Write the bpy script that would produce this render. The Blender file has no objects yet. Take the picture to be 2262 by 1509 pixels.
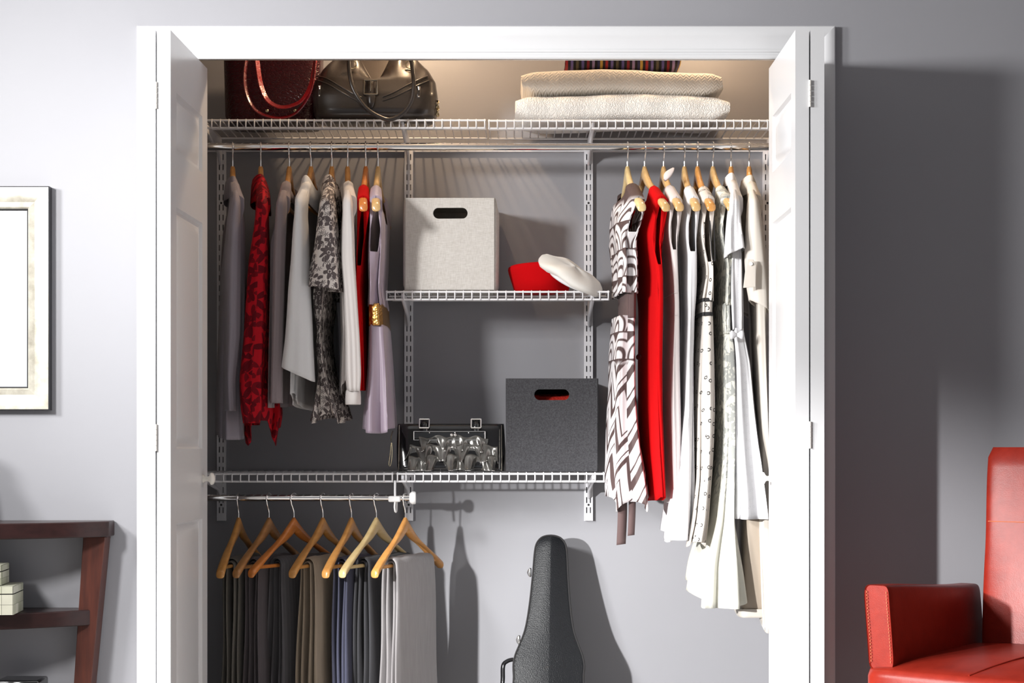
import bpy, bmesh, math, random
import numpy as np
from mathutils import Vector, Matrix

# ------------------------------------------------------------------ camera, light, exposure
F = 3600.0            # focal length in pixels of a 2262 x 1509 frame
CX, HY, CZ = 1131.0, 988.0, 0.95
scene = bpy.context.scene
COL = scene.collection
cam_d = bpy.data.cameras.new('camera'); cam = bpy.data.objects.new('camera', cam_d); COL.objects.link(cam)
cam_d.sensor_width = 36.0; cam_d.lens = 36.0 * F / 2262.0
cam_d.shift_y = (HY - 754.5) / 2262.0
cam.location = (0, 0, CZ); cam.rotation_euler = (math.pi / 2, 0, 0)
cam_d.clip_start = 0.05; cam_d.clip_end = 100
scene.camera = cam

world = bpy.data.worlds.new('world'); scene.world = world; world.use_nodes = True
world.node_tree.nodes['Background'].inputs[0].default_value = (0.93, 0.95, 1.0, 1)
world.node_tree.nodes['Background'].inputs[1].default_value = 0.36

def light(name, typ, loc, target, power, color=(1, 1, 1), **kw):
    d = bpy.data.lights.new(name, typ); o = bpy.data.objects.new(name, d); COL.objects.link(o)
    d.energy = power; d.color = color; o.location = loc
    o.rotation_euler = (Vector(target) - Vector(loc)).to_track_quat('-Z', 'Y').to_euler()
    for k, v in kw.items(): setattr(d, k, v)
    return o
light('softbox_light', 'AREA', (-2.15, 2.30, 2.02), (0.6, 4.6, 1.1), 38, (1.0, 0.99, 0.98), shape='DISK', size=0.40, spread=math.radians(110))
light('side_softbox_light', 'AREA', (-2.75, 2.95, 2.0), (0.9, 4.35, 1.2), 28, (1.0, 0.99, 0.98), shape='DISK', size=0.45, spread=math.radians(100))
light('low_spot_light', 'SPOT', (-2.44, 1.0, 1.28), (0.9, 4.9, -0.62), 1500, (1.0, 0.99, 0.98), spot_size=math.radians(40), spot_blend=0.5, shadow_soft_size=0.05)

vs = scene.view_settings
vs.view_transform = 'Standard'; vs.look = 'None'; vs.exposure = 0.10; vs.gamma = 1.0; vs.use_curve_mapping = False

# ------------------------------------------------------------------ depths of the place (metres from the camera)
DW = 5.143     # closet back wall
DR = 4.862     # closet rods
DS = 4.845     # shelf fronts
DB = 4.52      # rear edge of the folded doors
DF = 4.10      # front edge of the folded doors
DM = 4.47      # room wall face

def P(px, py, D): return Vector(((px - CX) * D / F, D, CZ + (HY - py) * D / F))
def X(px, D): return (px - CX) * D / F
def Z(py, D): return CZ + (HY - py) * D / F

# ------------------------------------------------------------------ object helpers
def tag(o, label=None, cat=None, group=None, kind=None):
    if label: o['label'] = label
    if cat: o['category'] = cat
    if group: o['group'] = group
    if kind: o['kind'] = kind
    return o
def thing(name, loc, label=None, cat=None, group=None, kind=None, rz=0.0):
    o = bpy.data.objects.new(name, None); COL.objects.link(o)
    o.empty_display_size = 0.05; o.location = loc; o.rotation_euler = (0, 0, rz)
    return tag(o, label, cat, group, kind)
def rootmat(o):
    while o.parent: o = o.parent
    return Matrix.Translation(o.location) @ o.rotation_euler.to_matrix().to_4x4()
def obj(name, bm, mat, parent=None, world=True, smooth=40, bevel=0, solid=0, subsurf=0, dedupe=0, seg=2):
    if parent is not None and world:
        bm.transform(rootmat(parent).inverted())
    if dedupe: bmesh.ops.remove_doubles(bm, verts=bm.verts, dist=dedupe)
    me = bpy.data.meshes.new(name)
    bm.to_mesh(me); bm.free()
    if smooth is not None:
        me.polygons.foreach_set('use_smooth', [True] * len(me.polygons))
        if smooth < 180: me.set_sharp_from_angle(angle=math.radians(smooth))
    if mat: me.materials.append(mat)
    return link(name, me, parent, bevel, solid, subsurf, seg)
def link(name, me, parent=None, bevel=0, solid=0, subsurf=0, seg=2):
    o = bpy.data.objects.new(name, me); COL.objects.link(o)
    if parent is not None: o.parent = parent
    if solid:
        m = o.modifiers.new('solid', 'SOLIDIFY'); m.thickness = solid; m.offset = 0
    if bevel:
        m = o.modifiers.new('bevel', 'BEVEL'); m.width = bevel; m.segments = seg; m.limit_method = 'ANGLE'; m.angle_limit = math.radians(35)
    if subsurf:
        m = o.modifiers.new('sub', 'SUBSURF'); m.levels = subsurf; m.render_levels = subsurf
    return o
def B(): return bmesh.new()
def box(bm, x0, x1, y0, y1, z0, z1):
    v = [bm.verts.new(p) for p in ((x0,y0,z0),(x1,y0,z0),(x1,y1,z0),(x0,y1,z0),(x0,y0,z1),(x1,y0,z1),(x1,y1,z1),(x0,y1,z1))]
    for f in ((3,2,1,0),(4,5,6,7),(0,1,5,4),(1,2,6,5),(2,3,7,6),(3,0,4,7)): bm.faces.new([v[i] for i in f])
    return bm
def bx(*a): return box(B(), *a)
def hexa(bm, pts):   # 8 points, bottom ring then top ring
    v = [bm.verts.new(p) for p in pts]
    for f in ((3,2,1,0),(4,5,6,7),(0,1,5,4),(1,2,6,5),(2,3,7,6),(3,0,4,7)): bm.faces.new([v[i] for i in f])
    return bm
def frame_along(path):
    pts = [Vector(p) for p in path]; n = len(pts); out = []
    up = None
    for i in range(n):
        t = (pts[min(i+1, n-1)] - pts[max(i-1, 0)]).normalized()
        if up is None:
            up = Vector((0,0,1)) if abs(t.z) < 0.9 else Vector((0,1,0))
        a = up - t * up.dot(t)
        if a.length < 1e-6: a = t.orthogonal()
        a.normalize(); b = t.cross(a); up = a
        out.append((pts[i], t, a, b))
    return out
def tube(bm, path, r, n=8, cap=True, rb=None):
    rings = []
    m = len(path)
    for i, (p, t, a, b) in enumerate(frame_along(path)):
        ri = r[i] if isinstance(r, (list, tuple)) else r
        rr = (rb[i] if isinstance(rb, (list, tuple)) else rb) if rb is not None else ri
        rings.append([bm.verts.new(p + a * (ri * math.cos(2*math.pi*k/n)) + b * (rr * math.sin(2*math.pi*k/n))) for k in range(n)])
    for i in range(m - 1):
        for k in range(n):
            bm.faces.new((rings[i][k], rings[i][(k+1) % n], rings[i+1][(k+1) % n], rings[i+1][k]))
    if cap:
        bm.faces.new(rings[0][::-1]); bm.faces.new(rings[-1])
    return bm
def spline(pts, n=8, closed=False):
    pts = [Vector(p) for p in pts]; out = []; m = len(pts)
    rng = m if closed else m - 1
    for i in range(rng):
        g = (lambda j: pts[j % m]) if closed else (lambda j: pts[max(0, min(m-1, j))])
        p0, p1, p2, p3 = g(i-1), g(i), g(i+1), g(i+2)
        for k in range(n):
            t = k / n
            out.append(0.5 * ((2*p1) + (p2-p0)*t + (2*p0-5*p1+4*p2-p3)*t*t + (3*p1-p0-3*p2+p3)*t**3))
    if not closed: out.append(pts[-1])
    return out
def loft(bm, rings, closed=True, capa=False, capb=False, uvo=None):
    vr = [[bm.verts.new(p) for p in r] for r in rings]
    uvl = bm.loops.layers.uv.verify()
    n = len(rings[0]); mid = []
    arcs = []
    for r in rings:
        a = [0.0]
        for k in range(1, n + (1 if closed else 0)):
            a.append(a[-1] + (Vector(r[k % n]) - Vector(r[k-1])).length)
        arcs.append(a)
    for i in range(len(rings) - 1):
        for k in range(n if closed else n - 1):
            k2 = (k + 1) % n
            try: f = bm.faces.new((vr[i][k], vr[i][k2], vr[i+1][k2], vr[i+1][k]))
            except ValueError: continue
            for lp, (ii, kk) in zip(f.loops, ((i,k),(i,k+1),(i+1,k+1),(i+1,k))):
                lp[uvl].uv = (arcs[ii][kk], rings[ii][kk % n][2])
    if capa: bm.faces.new(vr[0][::-1])
    if capb: bm.faces.new(vr[-1])
    return bm
def lathe(bm, prof, n=24, M=None):   # prof: (r, h) list around local z
    rings = []
    for r, h in prof:
        rings.append([Vector((r*math.cos(2*math.pi*k/n), r*math.sin(2*math.pi*k/n), h)) for k in range(n)])
    if M: rings = [[M @ p for p in r] for r in rings]
    return loft(bm, rings, True, True, True)
def prism(bm, outline, off):
    """extrude a polygon (list of points) by vector off"""
    a = [bm.verts.new(p) for p in outline]; b = [bm.verts.new(Vector(p) + Vector(off)) for p in outline]
    n = len(a)
    bm.faces.new(a); bm.faces.new(b[::-1])
    for i in range(n): bm.faces.new((a[i], b[i], b[(i+1) % n], a[(i+1) % n]))
    bmesh.ops.recalc_face_normals(bm, faces=bm.faces)
    return bm
def ss(a, b, x):
    t = max(0.0, min(1.0, (x - a) / (b - a))); return t*t*(3-2*t)

# ------------------------------------------------------------------ procedural materials
class NT:
    def __init__(s, name):
        s.m = bpy.data.materials.new(name); s.m.use_nodes = True
        s.t = s.m.node_tree; s.bsdf = s.t.nodes['Principled BSDF']
    def n(s, typ, ins=None, out=0, **props):
        nd = s.t.nodes.new(typ)
        for k, v in props.items(): setattr(nd, k, v)
        for k, v in (ins or {}).items(): s.set(nd.inputs[k], v)
        return nd.outputs[out]
    def set(s, sock, v):
        if isinstance(v, bpy.types.NodeSocket): s.t.links.new(v, sock)
        else:
            if isinstance(v, tuple) and len(v) == 3 and sock.type == 'RGBA': v = v + (1,)
            sock.default_value = v
    def m_(s, op, a, b=0.0, c=0.0): return s.n('ShaderNodeMath', {0: a, 1: b, 2: c}, operation=op)
    def mix(s, fac, a, b):
        nd = s.t.nodes.new('ShaderNodeMix'); nd.data_type = 'RGBA'
        s.set(nd.inputs[0], fac); s.set(nd.inputs[6], a); s.set(nd.inputs[7], b); return nd.outputs[2]
    def co(s, kind='Object'):
        nd = s.t.nodes.new('ShaderNodeTexCoord'); return nd.outputs[kind]
    def noise(s, vec, scale, detail=3, rough=0.55): return s.n('ShaderNodeTexNoise', {'Vector': vec, 'Scale': scale, 'Detail': detail, 'Roughness': rough})
    def map(s, vec, scale=(1,1,1), loc=(0,0,0), rot=(0,0,0)): return s.n('ShaderNodeMapping', {'Vector': vec, 'Location': loc, 'Rotation': rot, 'Scale': scale})
    def ramp(s, fac, a, b, lo=0.0, hi=1.0):
        return s.n('ShaderNodeMapRange', {'Value': fac, 'From Min': a, 'From Max': b, 'To Min': lo, 'To Max': hi})
    def bump(s, h, strength=0.2, dist=0.002):
        s.set(s.bsdf.inputs['Normal'], s.n('ShaderNodeBump', {'Height': h, 'Strength': strength, 'Distance': dist}))
    def sep(s, vec):
        nd = s.t.nodes.new('ShaderNodeSeparateXYZ'); s.set(nd.inputs[0], vec); return nd.outputs[0], nd.outputs[1], nd.outputs[2]
    def comb(s, x, y, z=0.0): return s.n('ShaderNodeCombineXYZ', {0: x, 1: y, 2: z})
    def fin(s, color=None, rough=None, metal=None, **kw):
        if color is not None: s.set(s.bsdf.inputs['Base Color'], color)
        if rough is not None: s.set(s.bsdf.inputs['Roughness'], rough)
        if metal is not None: s.set(s.bsdf.inputs['Metallic'], metal)
        for k, v in kw.items(): s.set(s.bsdf.inputs[k], v)
        return s.m
def plain(name, col, rough=0.5, metal=0.0, var=0.04, nscale=8.0, bump=0.0, bscale=200.0, bdist=0.001, **kw):
    t = NT(name); c = t.co()
    if var:
        n = t.noise(c, nscale)
        lo = tuple(x*(1-var) for x in col); hi = tuple(min(1, x*(1+var)) for x in col)
        colr = t.mix(n, lo, hi)
    else: colr = col
    if bump: t.bump(t.noise(c, bscale), bump, bdist)
    return t.fin(colr, rough, metal, **kw)
def fabric(name, col, rough=0.85, var=0.06, weave=900.0, wb=0.25, sheen=0.15, fold=0.0, **kw):
    t = NT(name); c = t.co()
    n = t.noise(t.map(c, (1, 1, 0.4)), 9.0, 4)
    colr = t.mix(n, tuple(x*(1-var) for x in col), tuple(min(1, x*(1+var)) for x in col))
    h = t.noise(c, weave, 2)
    if fold:
        h2 = t.noise(t.map(c, (14, 14, 2.2)), 1.0, 3)
        h = t.m_('MULTIPLY_ADD', h2, fold, t.m_('MULTIPLY', h, 0.06))
        t.bump(h, wb, 0.012)
    else: t.bump(h, wb, 0.0008)
    return t.fin(colr, rough, 0.0, **{'Sheen Weight': sheen, 'Sheen Roughness': 0.4, **kw})
def wood(name, col, dark, rough=0.3, scale=(60, 60, 6), coat=0.25, spec=0.5):
    t = NT(name); c = t.co()
    w = t.noise(t.map(c, scale), 1.0, 4, 0.6)
    w2 = t.noise(t.map(c, tuple(x*5 for x in scale)), 1.0, 2)
    f = t.ramp(t.m_('MULTIPLY_ADD', w2, 0.25, w), 0.35, 0.85)
    t.bump(w2, 0.05, 0.001)
    return t.fin(t.mix(f, dark, col), rough, 0.0, **{'Coat Weight': coat, 'Coat Roughness': 0.15, 'Specular IOR Level': spec})

M = {}
M['wall'] = plain('grey_wall_paint', (0.30, 0.30, 0.322), 0.55, var=0.015, bump=0.05, bscale=350, bdist=0.0005)
M['white'] = plain('white_gloss_paint', (0.675, 0.68, 0.695), 0.28, var=0.01, bump=0.03, bscale=120, bdist=0.0005)
M['ceiling'] = plain('ceiling_paint', (0.80, 0.80, 0.80), 0.9, var=0.01)
M['floor'] = plain('beige_carpet', (0.34, 0.32, 0.30), 0.95, var=0.12, nscale=60, bump=0.4, bscale=500, bdist=0.003)
M['wire'] = plain('white_epoxy_wire', (0.82, 0.82, 0.84), 0.3, var=0.0)
M['steel_white'] = plain('white_powder_steel', (0.74, 0.74, 0.77), 0.4, var=0.02)
M['chrome'] = plain('chrome', (0.90, 0.89, 0.88), 0.10, 1.0, var=0.0)
M['nickel'] = plain('brushed_nickel', (0.80, 0.79, 0.77), 0.22, 1.0, var=0.05, nscale=60)
M['plastic_white'] = plain('white_plastic', (0.86, 0.86, 0.86), 0.35, var=0.0)
M['knob'] = plain('ivory_knob_paint', (0.84, 0.82, 0.77), 0.25, var=0.0)
M['black_void'] = plain('dark_slot', (0.02, 0.02, 0.02), 0.8, var=0.0)
# ------------------------------------------------------------------ the setting
OL, OR, OT = -0.937, 0.795, CZ + 1.09          # clear opening
RXL, RXR, RY0, RH = -3.3, 2.8, -1.6, 2.62
CLX0, CLX1, CH = -1.32, 1.22, 2.46             # closet interior
def struct(name, bm, m, parent=None, **k):
    o = obj(name, bm, m, parent, **k)
    if parent is None: o['kind'] = 'structure'
    return o
struct('floor', bx(RXL-0.1, RXR+0.1, RY0, DW+0.08, -0.08, 0.0), M['floor'])
struct('ceiling', bx(RXL-0.1, RXR+0.1, RY0, DM, RH, RH+0.08), M['ceiling'])
b = B(); box(b, RXL, OL-0.015, DM, DM+0.11, 0, RH); box(b, OR+0.015, RXR, DM, DM+0.11, 0, RH); box(b, OL-0.015, OR+0.015, DM, DM+0.11, OT+0.015, RH)
struct('wall_back', b, M['wall'])
struct('wall_left', bx(RXL-0.1, RXL, RY0, DM+0.11, 0, RH), M['wall'])
struct('wall_right', bx(RXR, RXR+0.1, RY0, DM+0.11, 0, RH), M['wall'])
struct('wall_closet_back', bx(CLX0-0.08, CLX1+0.08, DW, DW+0.08, 0, CH+0.08), M['wall'])
struct('wall_closet_left', bx(CLX0-0.08, CLX0, DM+0.11, DW, 0, CH+0.08), M['wall'])
struct('wall_closet_right', bx(CLX1, CLX1+0.08, DM+0.11, DW, 0, CH+0.08), M['wall'])
struct('ceiling_closet', bx(CLX0, CLX1, DM+0.11, DW, CH, CH+0.08), M['wall'])

# jambs and the head fascia with the door track behind it
struct('trim_1', bx(OL-0.015, OL, DM, DM+0.11, 0, OT+0.015), M['white'])
struct('trim_2', bx(OR, OR+0.015, DM, DM+0.11, 0, OT+0.015), M['white'])
struct('trim_3', bx(OL, OR, DM, DM+0.11, OT, OT+0.015), M['white'])
struct('trim_4', bx(OL, OR, DM+0.001, DM+0.018, CZ+1.065, OT), M['nickel'])
# casing: moulded profile, mitred at the corners
CT = CZ + 1.063
prof = [(0.0,0.0),(0.0,0.010),(0.004,0.013),(0.010,0.013),(0.012,0.010),(0.016,0.010),(0.019,0.014),(0.024,0.014),(0.027,0.012),(0.030,0.0125),(0.060,0.016),(0.066,0.019),(0.080,0.020),(0.086,0.018),(0.089,0.014),(0.089,0.0)]
def casing(name, kind):
    bm = B()
    if kind == 'head': r0 = [(OL-w, DM-t, CT+w) for w, t in prof]; r1 = [(OR+w, DM-t, CT+w) for w, t in prof]
    elif kind == 'l': r0 = [(OL-w, DM-t, 0.0) for w, t in prof]; r1 = [(OL-w, DM-t, CT+w) for w, t in prof]
    else: r0 = [(OR+w, DM-t, 0.0) for w, t in prof]; r1 = [(OR+w, DM-t, CT+w) for w, t in prof]
    loft(bm, [r0, r1], True, True, True); bmesh.ops.recalc_face_normals(bm, faces=bm.faces)
    struct(name, bm, M['white'], smooth=25)
casing('trim_5', 'head'); casing('trim_6', 'l'); casing('trim_7', 'r')
struct('baseboard_left', bx(RXL, OL-0.092, DM-0.014, DM, 0, 0.11), M['white'], bevel=0.004)
struct('baseboard_right', bx(OR+0.092, RXR, DM-0.014, DM, 0, 0.11), M['white'], bevel=0.004)
struct('baseboard_closet', bx(CLX0, CLX1, DW-0.012, DW, 0, 0.09), M['white'], bevel=0.004)

# folded bifold doors
def bifold(name, xf, xb, sg, hinge_y, knob_py):
    d = thing(name, (xf + sg*0.035, DB, 0.012), kind='structure')
    a = Vector((xf, DF, 0)); e = Vector((xb, DB, 0)) - a; L = e.length; e.normalize()
    nrm = Vector((sg * e.y, -sg * e.x, 0))   # outward, away from the opening
    TH = 0.0345; z0, z1 = 0.012, CZ + 1.05
    sw = 0.062
    bands = [(CZ+0.752, CZ+0.905), (CZ-0.005, CZ+0.613), (CZ-0.80, CZ-0.195)]
    def q(s, w, z): return a + e*s + nrm*w + Vector((0,0,z))
    for li in range(2):
        w0 = li * (TH + 0.0040); w1 = w0 + TH
        def slab(bm, s0, s1, za, zb):
            hexa(bm, [q(s0,w0,za), q(s1,w0,za), q(s1,w1,za), q(s0,w1,za), q(s0,w0,zb), q(s1,w0,zb), q(s1,w1,zb), q(s0,w1,zb)])
        bm = B(); slab(bm, 0, sw, z0, z1); slab(bm, L-sw, L, z0, z1)
        zs = [z1] + [v for p in bands for v in (p[1], p[0])] + [z0]
        for k in range(0, len(zs), 2): slab(bm, sw, L-sw, zs[k+1], zs[k])
        bmesh.ops.recalc_face_normals(bm, faces=bm.faces)
        leaf = obj('leaf', bm, M['white'], d, smooth=30)
        for (pa, pb) in bands:
            pm = B(); rings = []
            for ins, dep in ((0.0,0.0),(0.006,0.008),(0.014,0.009),(0.034,0.003),(0.038,0.002)):
                dep = w0 + dep
                rings.append([q(sw+ins,dep,pa+ins), q(L-sw-ins,dep,pa+ins), q(L-sw-ins,dep,pb-ins), q(sw+ins,dep,pb-ins)])
            loft(pm, rings, True, False, True)
            rings = []
            for ins, dep in ((0.0,0.0),(0.006,0.008),(0.014,0.009),(0.034,0.003),(0.038,0.002)):
                dep = w1 - dep
                rings.append([q(sw+ins,dep,pa+ins), q(L-sw-ins,dep,pa+ins), q(L-sw-ins,dep,pb-ins), q(sw+ins,dep,pb-ins)])
            loft(pm, rings, True, False, True)
            bmesh.ops.recalc_face_normals(pm, faces=pm.faces)
            obj('panel', pm, M['white'], leaf, smooth=20)
    for py in hinge_y:
        zc = Z(py, DF); hm = B(); c = q(-0.003, TH + 0.0020, zc)
        for k in range(5):
            zz = -0.034 + k*0.0136
            tube(hm, [c + Vector((0,0,zz+0.0004)), c + Vector((0,0,zz+0.0132))], 0.0034, 10)
        obj('hinge', hm, M['knob'], d)
    kb = q(L-0.055, 0, Z(knob_py, 4.46))
    ax = -nrm; up = Vector((0,0,1)); sd = up.cross(ax)
    Mx = Matrix((sd, up, ax)).transposed().to_4x4(); Mx.translation = kb
    km = B(); lathe(km, [(0.001,0),(0.011,0.0),(0.011,0.003),(0.0075,0.006),(0.0065,0.014),(0.009,0.018),(0.0165,0.022),(0.0172,0.025),(0.015,0.029),(0.009,0.032),(0.001,0.033)], 24, Mx)
    obj('knob', km, M['knob'], d, smooth=60)
    return d
bifold('door_1', -0.859, -0.845, -1, (211, 967), 1058)
bifold('door_2', 0.7127, 0.7125, 1, (207, 961), 1057)

# warm lamps on the closet ceiling, behind the head casing
g = NT('lamp_glass'); g.fin((1,0.85,0.65), 0.4, **{'Emission Color': (1,0.75,0.48,1), 'Emission Strength': 2.0})
for px_, LY, pw_, lb in ((905, 4.86, 11.0, 'warm round flush lamp on the closet ceiling above the brown handbag'), (1545, 4.90, 7.0, 'warm round flush lamp on the closet ceiling above the folded blankets')):
    LX = X(px_, 5.0)
    t = thing('closet_lamp', (LX, LY, CH), lb, 'lamp', 'flush lamps on the closet ceiling')
    bm = B(); lathe(bm, [(0.001,0),(0.085,0),(0.085,-0.018),(0.001,-0.018)], 28, Matrix.Translation((LX, LY, CH))); obj('base', bm, M['plastic_white'], t)
    bm = B(); lathe(bm, [(0.078,-0.018),(0.076,-0.03),(0.06,-0.042),(0.03,-0.048),(0.001,-0.049)], 28, Matrix.Translation((LX, LY, CH))); obj('glass_shade', bm, g.m, t, smooth=60)
    light('closet_lamp_light', 'POINT', (LX, LY, CH-0.075), (LX, LY, 0), pw_, (1.0, 0.72, 0.46), shadow_soft_size=0.02)

# ------------------------------------------------------------------ wall standards, shelves, rods
def standard(px, label, ytop=334, ybot=1150):
    x = X(px, DW-0.012); zt, zb = Z(ytop, DW), Z(ybot, DW)
    t = thing('shelf_standard', (x, DW, zb), label, 'wall standard', 'slotted shelf standards on the closet wall')
    bm = B(); y = DW - 0.014
    xs = [-0.0125, -0.0075, -0.0040, 0.0040, 0.0075, 0.0125]
    pitch = 0.03175; z = zt - 0.012; zl = [zt]
    while z - 0.02 > zb: zl += [z, z-0.0185]; z -= pitch
    zl.append(zb)
    V = {}
    def v(i, j):
        if (i, j) not in V: V[(i, j)] = bm.verts.new((x + xs[i], y, zl[j]))
        return V[(i, j)]
    for j in range(len(zl)-1):
        for i in range(5):
            if j % 2 == 1 and i in (1, 3): continue
            bm.faces.new((v(i,j), v(i,j+1), v(i+1,j+1), v(i+1,j)))
    for sx in (xs[0], xs[5]):
        box(bm, x+sx-0.0008, x+sx+0.0008, y, DW-0.0005, zb, zt)
    obj('channel', bm, M['steel_white'], t, smooth=None, solid=0.0014)
    # screws
    for zz in (zt - pitch*5.22, zt - pitch*14.6, zb + 0.05):
        sm = B(); lathe(sm, [(0.001,0),(0.0034,0),(0.0028,0.0015),(0.001,0.002)], 12, Matrix.Translation((x, y-0.0008, zz)) @ Matrix.Rotation(math.pi/2, 4, 'X'))
        obj('screw', sm, M['black_void'], t)
    return t
standard(489, 'white slotted wall standard nearest the left folded door')
standard(903, 'white slotted wall standard behind the linen box and lavender dress')
standard(1300, 'white slotted wall standard behind the white beret and felt box')
standard(1695, 'white slotted wall standard half hidden by the right folded door')
b = bx(CLX0+0.01, CLX1-0.01, DW-0.010, DW-0.0005, Z(337, DW), Z(331, DW))
tag(obj('hang_track', b, M['steel_white'], bevel=0.001), 'long thin white track on the closet wall carrying the slotted standards', 'track')

WIRE_MESH = {}
def wire_mesh(lip):
    if lip not in WIRE_MESH:
        bm = B(); r = 0.0021
        path = [(0, DW-DS-0.018, 0.004), (0, 0.012, 0.004), (0, 0.002, 0.003), (0, -0.0025, -0.002), (0, -0.0035, -0.008), (0, -0.0035, -lip)]
        tube(bm, path, r, 7)
        me = bpy.data.meshes.new('deck_wire'); bm.to_mesh(me); bm.free()
        me.polygons.foreach_set('use_smooth', [True]*len(me.polygons)); me.materials.append(M['wire']); WIRE_MESH[lip] = me
    return WIRE_MESH[lip]
def wire_shelf(pxl, pxr, pytop, label, brackets=(), lip=0.0245):
    x0, x1 = X(pxl, DS), X(pxr, DS); z = Z(pytop, DS)
    t = thing('wire_shelf', (x0, DS, z), label, 'shelf', 'white ventilated wire shelves')
    for nm, yy, zz, r in (('front_rail', 0.0, 0.0, 0.0031), ('lip_rail', 0.0, -lip+0.002, 0.0031), ('support_rail', 0.13, -0.001, 0.0028), ('rear_rail', DW-DS-0.018, -0.0005, 0.0031)):
        bm = B(); tube(bm, [(x0, DS+yy, z+zz), (x1, DS+yy, z+zz)], r, 10); obj(nm, bm, M['wire'], t)
    n = int(round((x1-x0-0.006)/0.0254)); 
    for k in range(n+1):
        w = link('deck_wire', wire_mesh(lip), t)
        w.location = (0.003 + k*(x1-x0-0.006)/n, 0, 0)
    for px in brackets:
        xb = X(px, DW); bm = B()
        yw = DW-0.010; yf = DS+0.006
        out = [(yw, z-0.003), (yf, z-0.003), (yf, z-0.016), (yf+0.02, z-0.024), (yw-0.05, z-0.052), (yw, z-0.078)]
        prism(bm, [(xb-0.004, a, c) for a, c in out], (0.008, 0, 0))
        br = obj('bracket', bm, M['steel_white'], t, smooth=None, bevel=0.0012)
        bm = B(); tube(bm, [(xb, yf+0.006, z-0.020), (xb, yw-0.045, z-0.052), (xb, yw-0.004, z-0.080)], 0.0052, 8); obj('bracket_edge', bm, M['steel_white'], br)
    return t, z
_, ZTOP = wire_shelf(428, 1073, 266, 'left half of the top wire shelf carrying the red and brown handbags', (489, 903))
wire_shelf(1078, 1735, 267, 'right half of the top wire shelf carrying the folded blankets', (1300, 1695))
_, ZMID = wire_shelf(852, 1346, 645, 'short middle wire shelf carrying the linen box and hats', (903, 1300))
wire_shelf(436, 869, 1047, 'empty lower left wire shelf above the trouser hangers', (489, ))
_, ZLOW = wire_shelf(876, 1336, 1047, 'lower centre wire shelf carrying the ruffled bag and felt box', (903, 1300))

def rod(label, pxl, pxr, py, r, joint=None, cap=False):
    x0, x1 = X(pxl, DR), X(pxr, DR); z = Z(py, DR)
    t = thing('closet_rod', (x0, DR, z), label, 'rod', 'chrome closet rods')
    if joint:
        xj = X(joint, DR)
        b1 = B(); tube(b1, [(x0, DR, z), (xj, DR, z)], r, 28); obj('outer_tube', b1, M['chrome'], t, smooth=50)
        b2 = B(); tube(b2, [(xj-0.012, DR, z), (x1, DR, z)], r*0.955, 28); obj('inner_tube', b2, M['chrome'], t, smooth=50)
        b3 = B(); tube(b3, [(xj-0.009, DR, z), (xj+0.001, DR, z)], r*1.05, 28); obj('collar', b3, M['chrome'], t, smooth=50)
    else:
        b1 = B(); tube(b1, [(x0, DR, z), (x1, DR, z)], r, 28); obj('tube', b1, M['chrome'], t, smooth=50)
    if cap:
        xc = X(912, DR); bm = B()
        Mx = Matrix.Translation((xc-0.010, DR, z)) @ Matrix.Rotation(math.pi/2, 4, 'Y')
        lathe(bm, [(0.001,0),(0.013,0.0),(0.016,0.003),(0.0195,0.008),(0.0195,0.016),(0.017,0.019),(0.001,0.019)], 28, Mx); obj('end_cap', bm, M['plastic_white'], t, smooth=45)
        xk = X(872, DR); bm = B()
        box(bm, xk-0.018, xk+0.018, DR-0.020, DR+0.016, z-0.012, z+0.006)
        sp = obj('clip', bm, M['plastic_white'], t, bevel=0.004)
        bm = B(); tube(bm, spline([(xk+0.002, DR-0.016, z-0.010), (xk+0.001, DR-0.022, z-0.026), (xk+0.003, DR-0.019, z-0.040), (xk+0.006, DR-0.012, z-0.038), (xk+0.006, DR-0.008, z-0.012)], 5), 0.0026, 7); obj('clip_tongue', bm, M['plastic_white'], sp)
        bm = B(); tube(bm, [(xk+0.002, DS+0.002, ZLOW-0.02), (xk+0.002, DS-0.002, z+0.02), (xk+0.002, DR-0.014, z+0.004)], 0.0034, 8); obj('hanging_wire', bm, M['wire'], t)
        xs_ = x0 + 0.02; bm = B(); box(bm, xs_-0.012, xs_+0.012, DR-0.016, DR+0.016, z-0.012, z+0.010); obj('clip', bm, M['plastic_white'], t, bevel=0.004)
    return z
ZR1 = rod('long chrome rod under the top shelf holding tops and dresses', 400, 1750, 324, 0.0112, 984)
ZR2 = rod('short chrome rod under the lower shelf holding trouser hangers', 405, 914, 1100, 0.0098, None, True)
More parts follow.
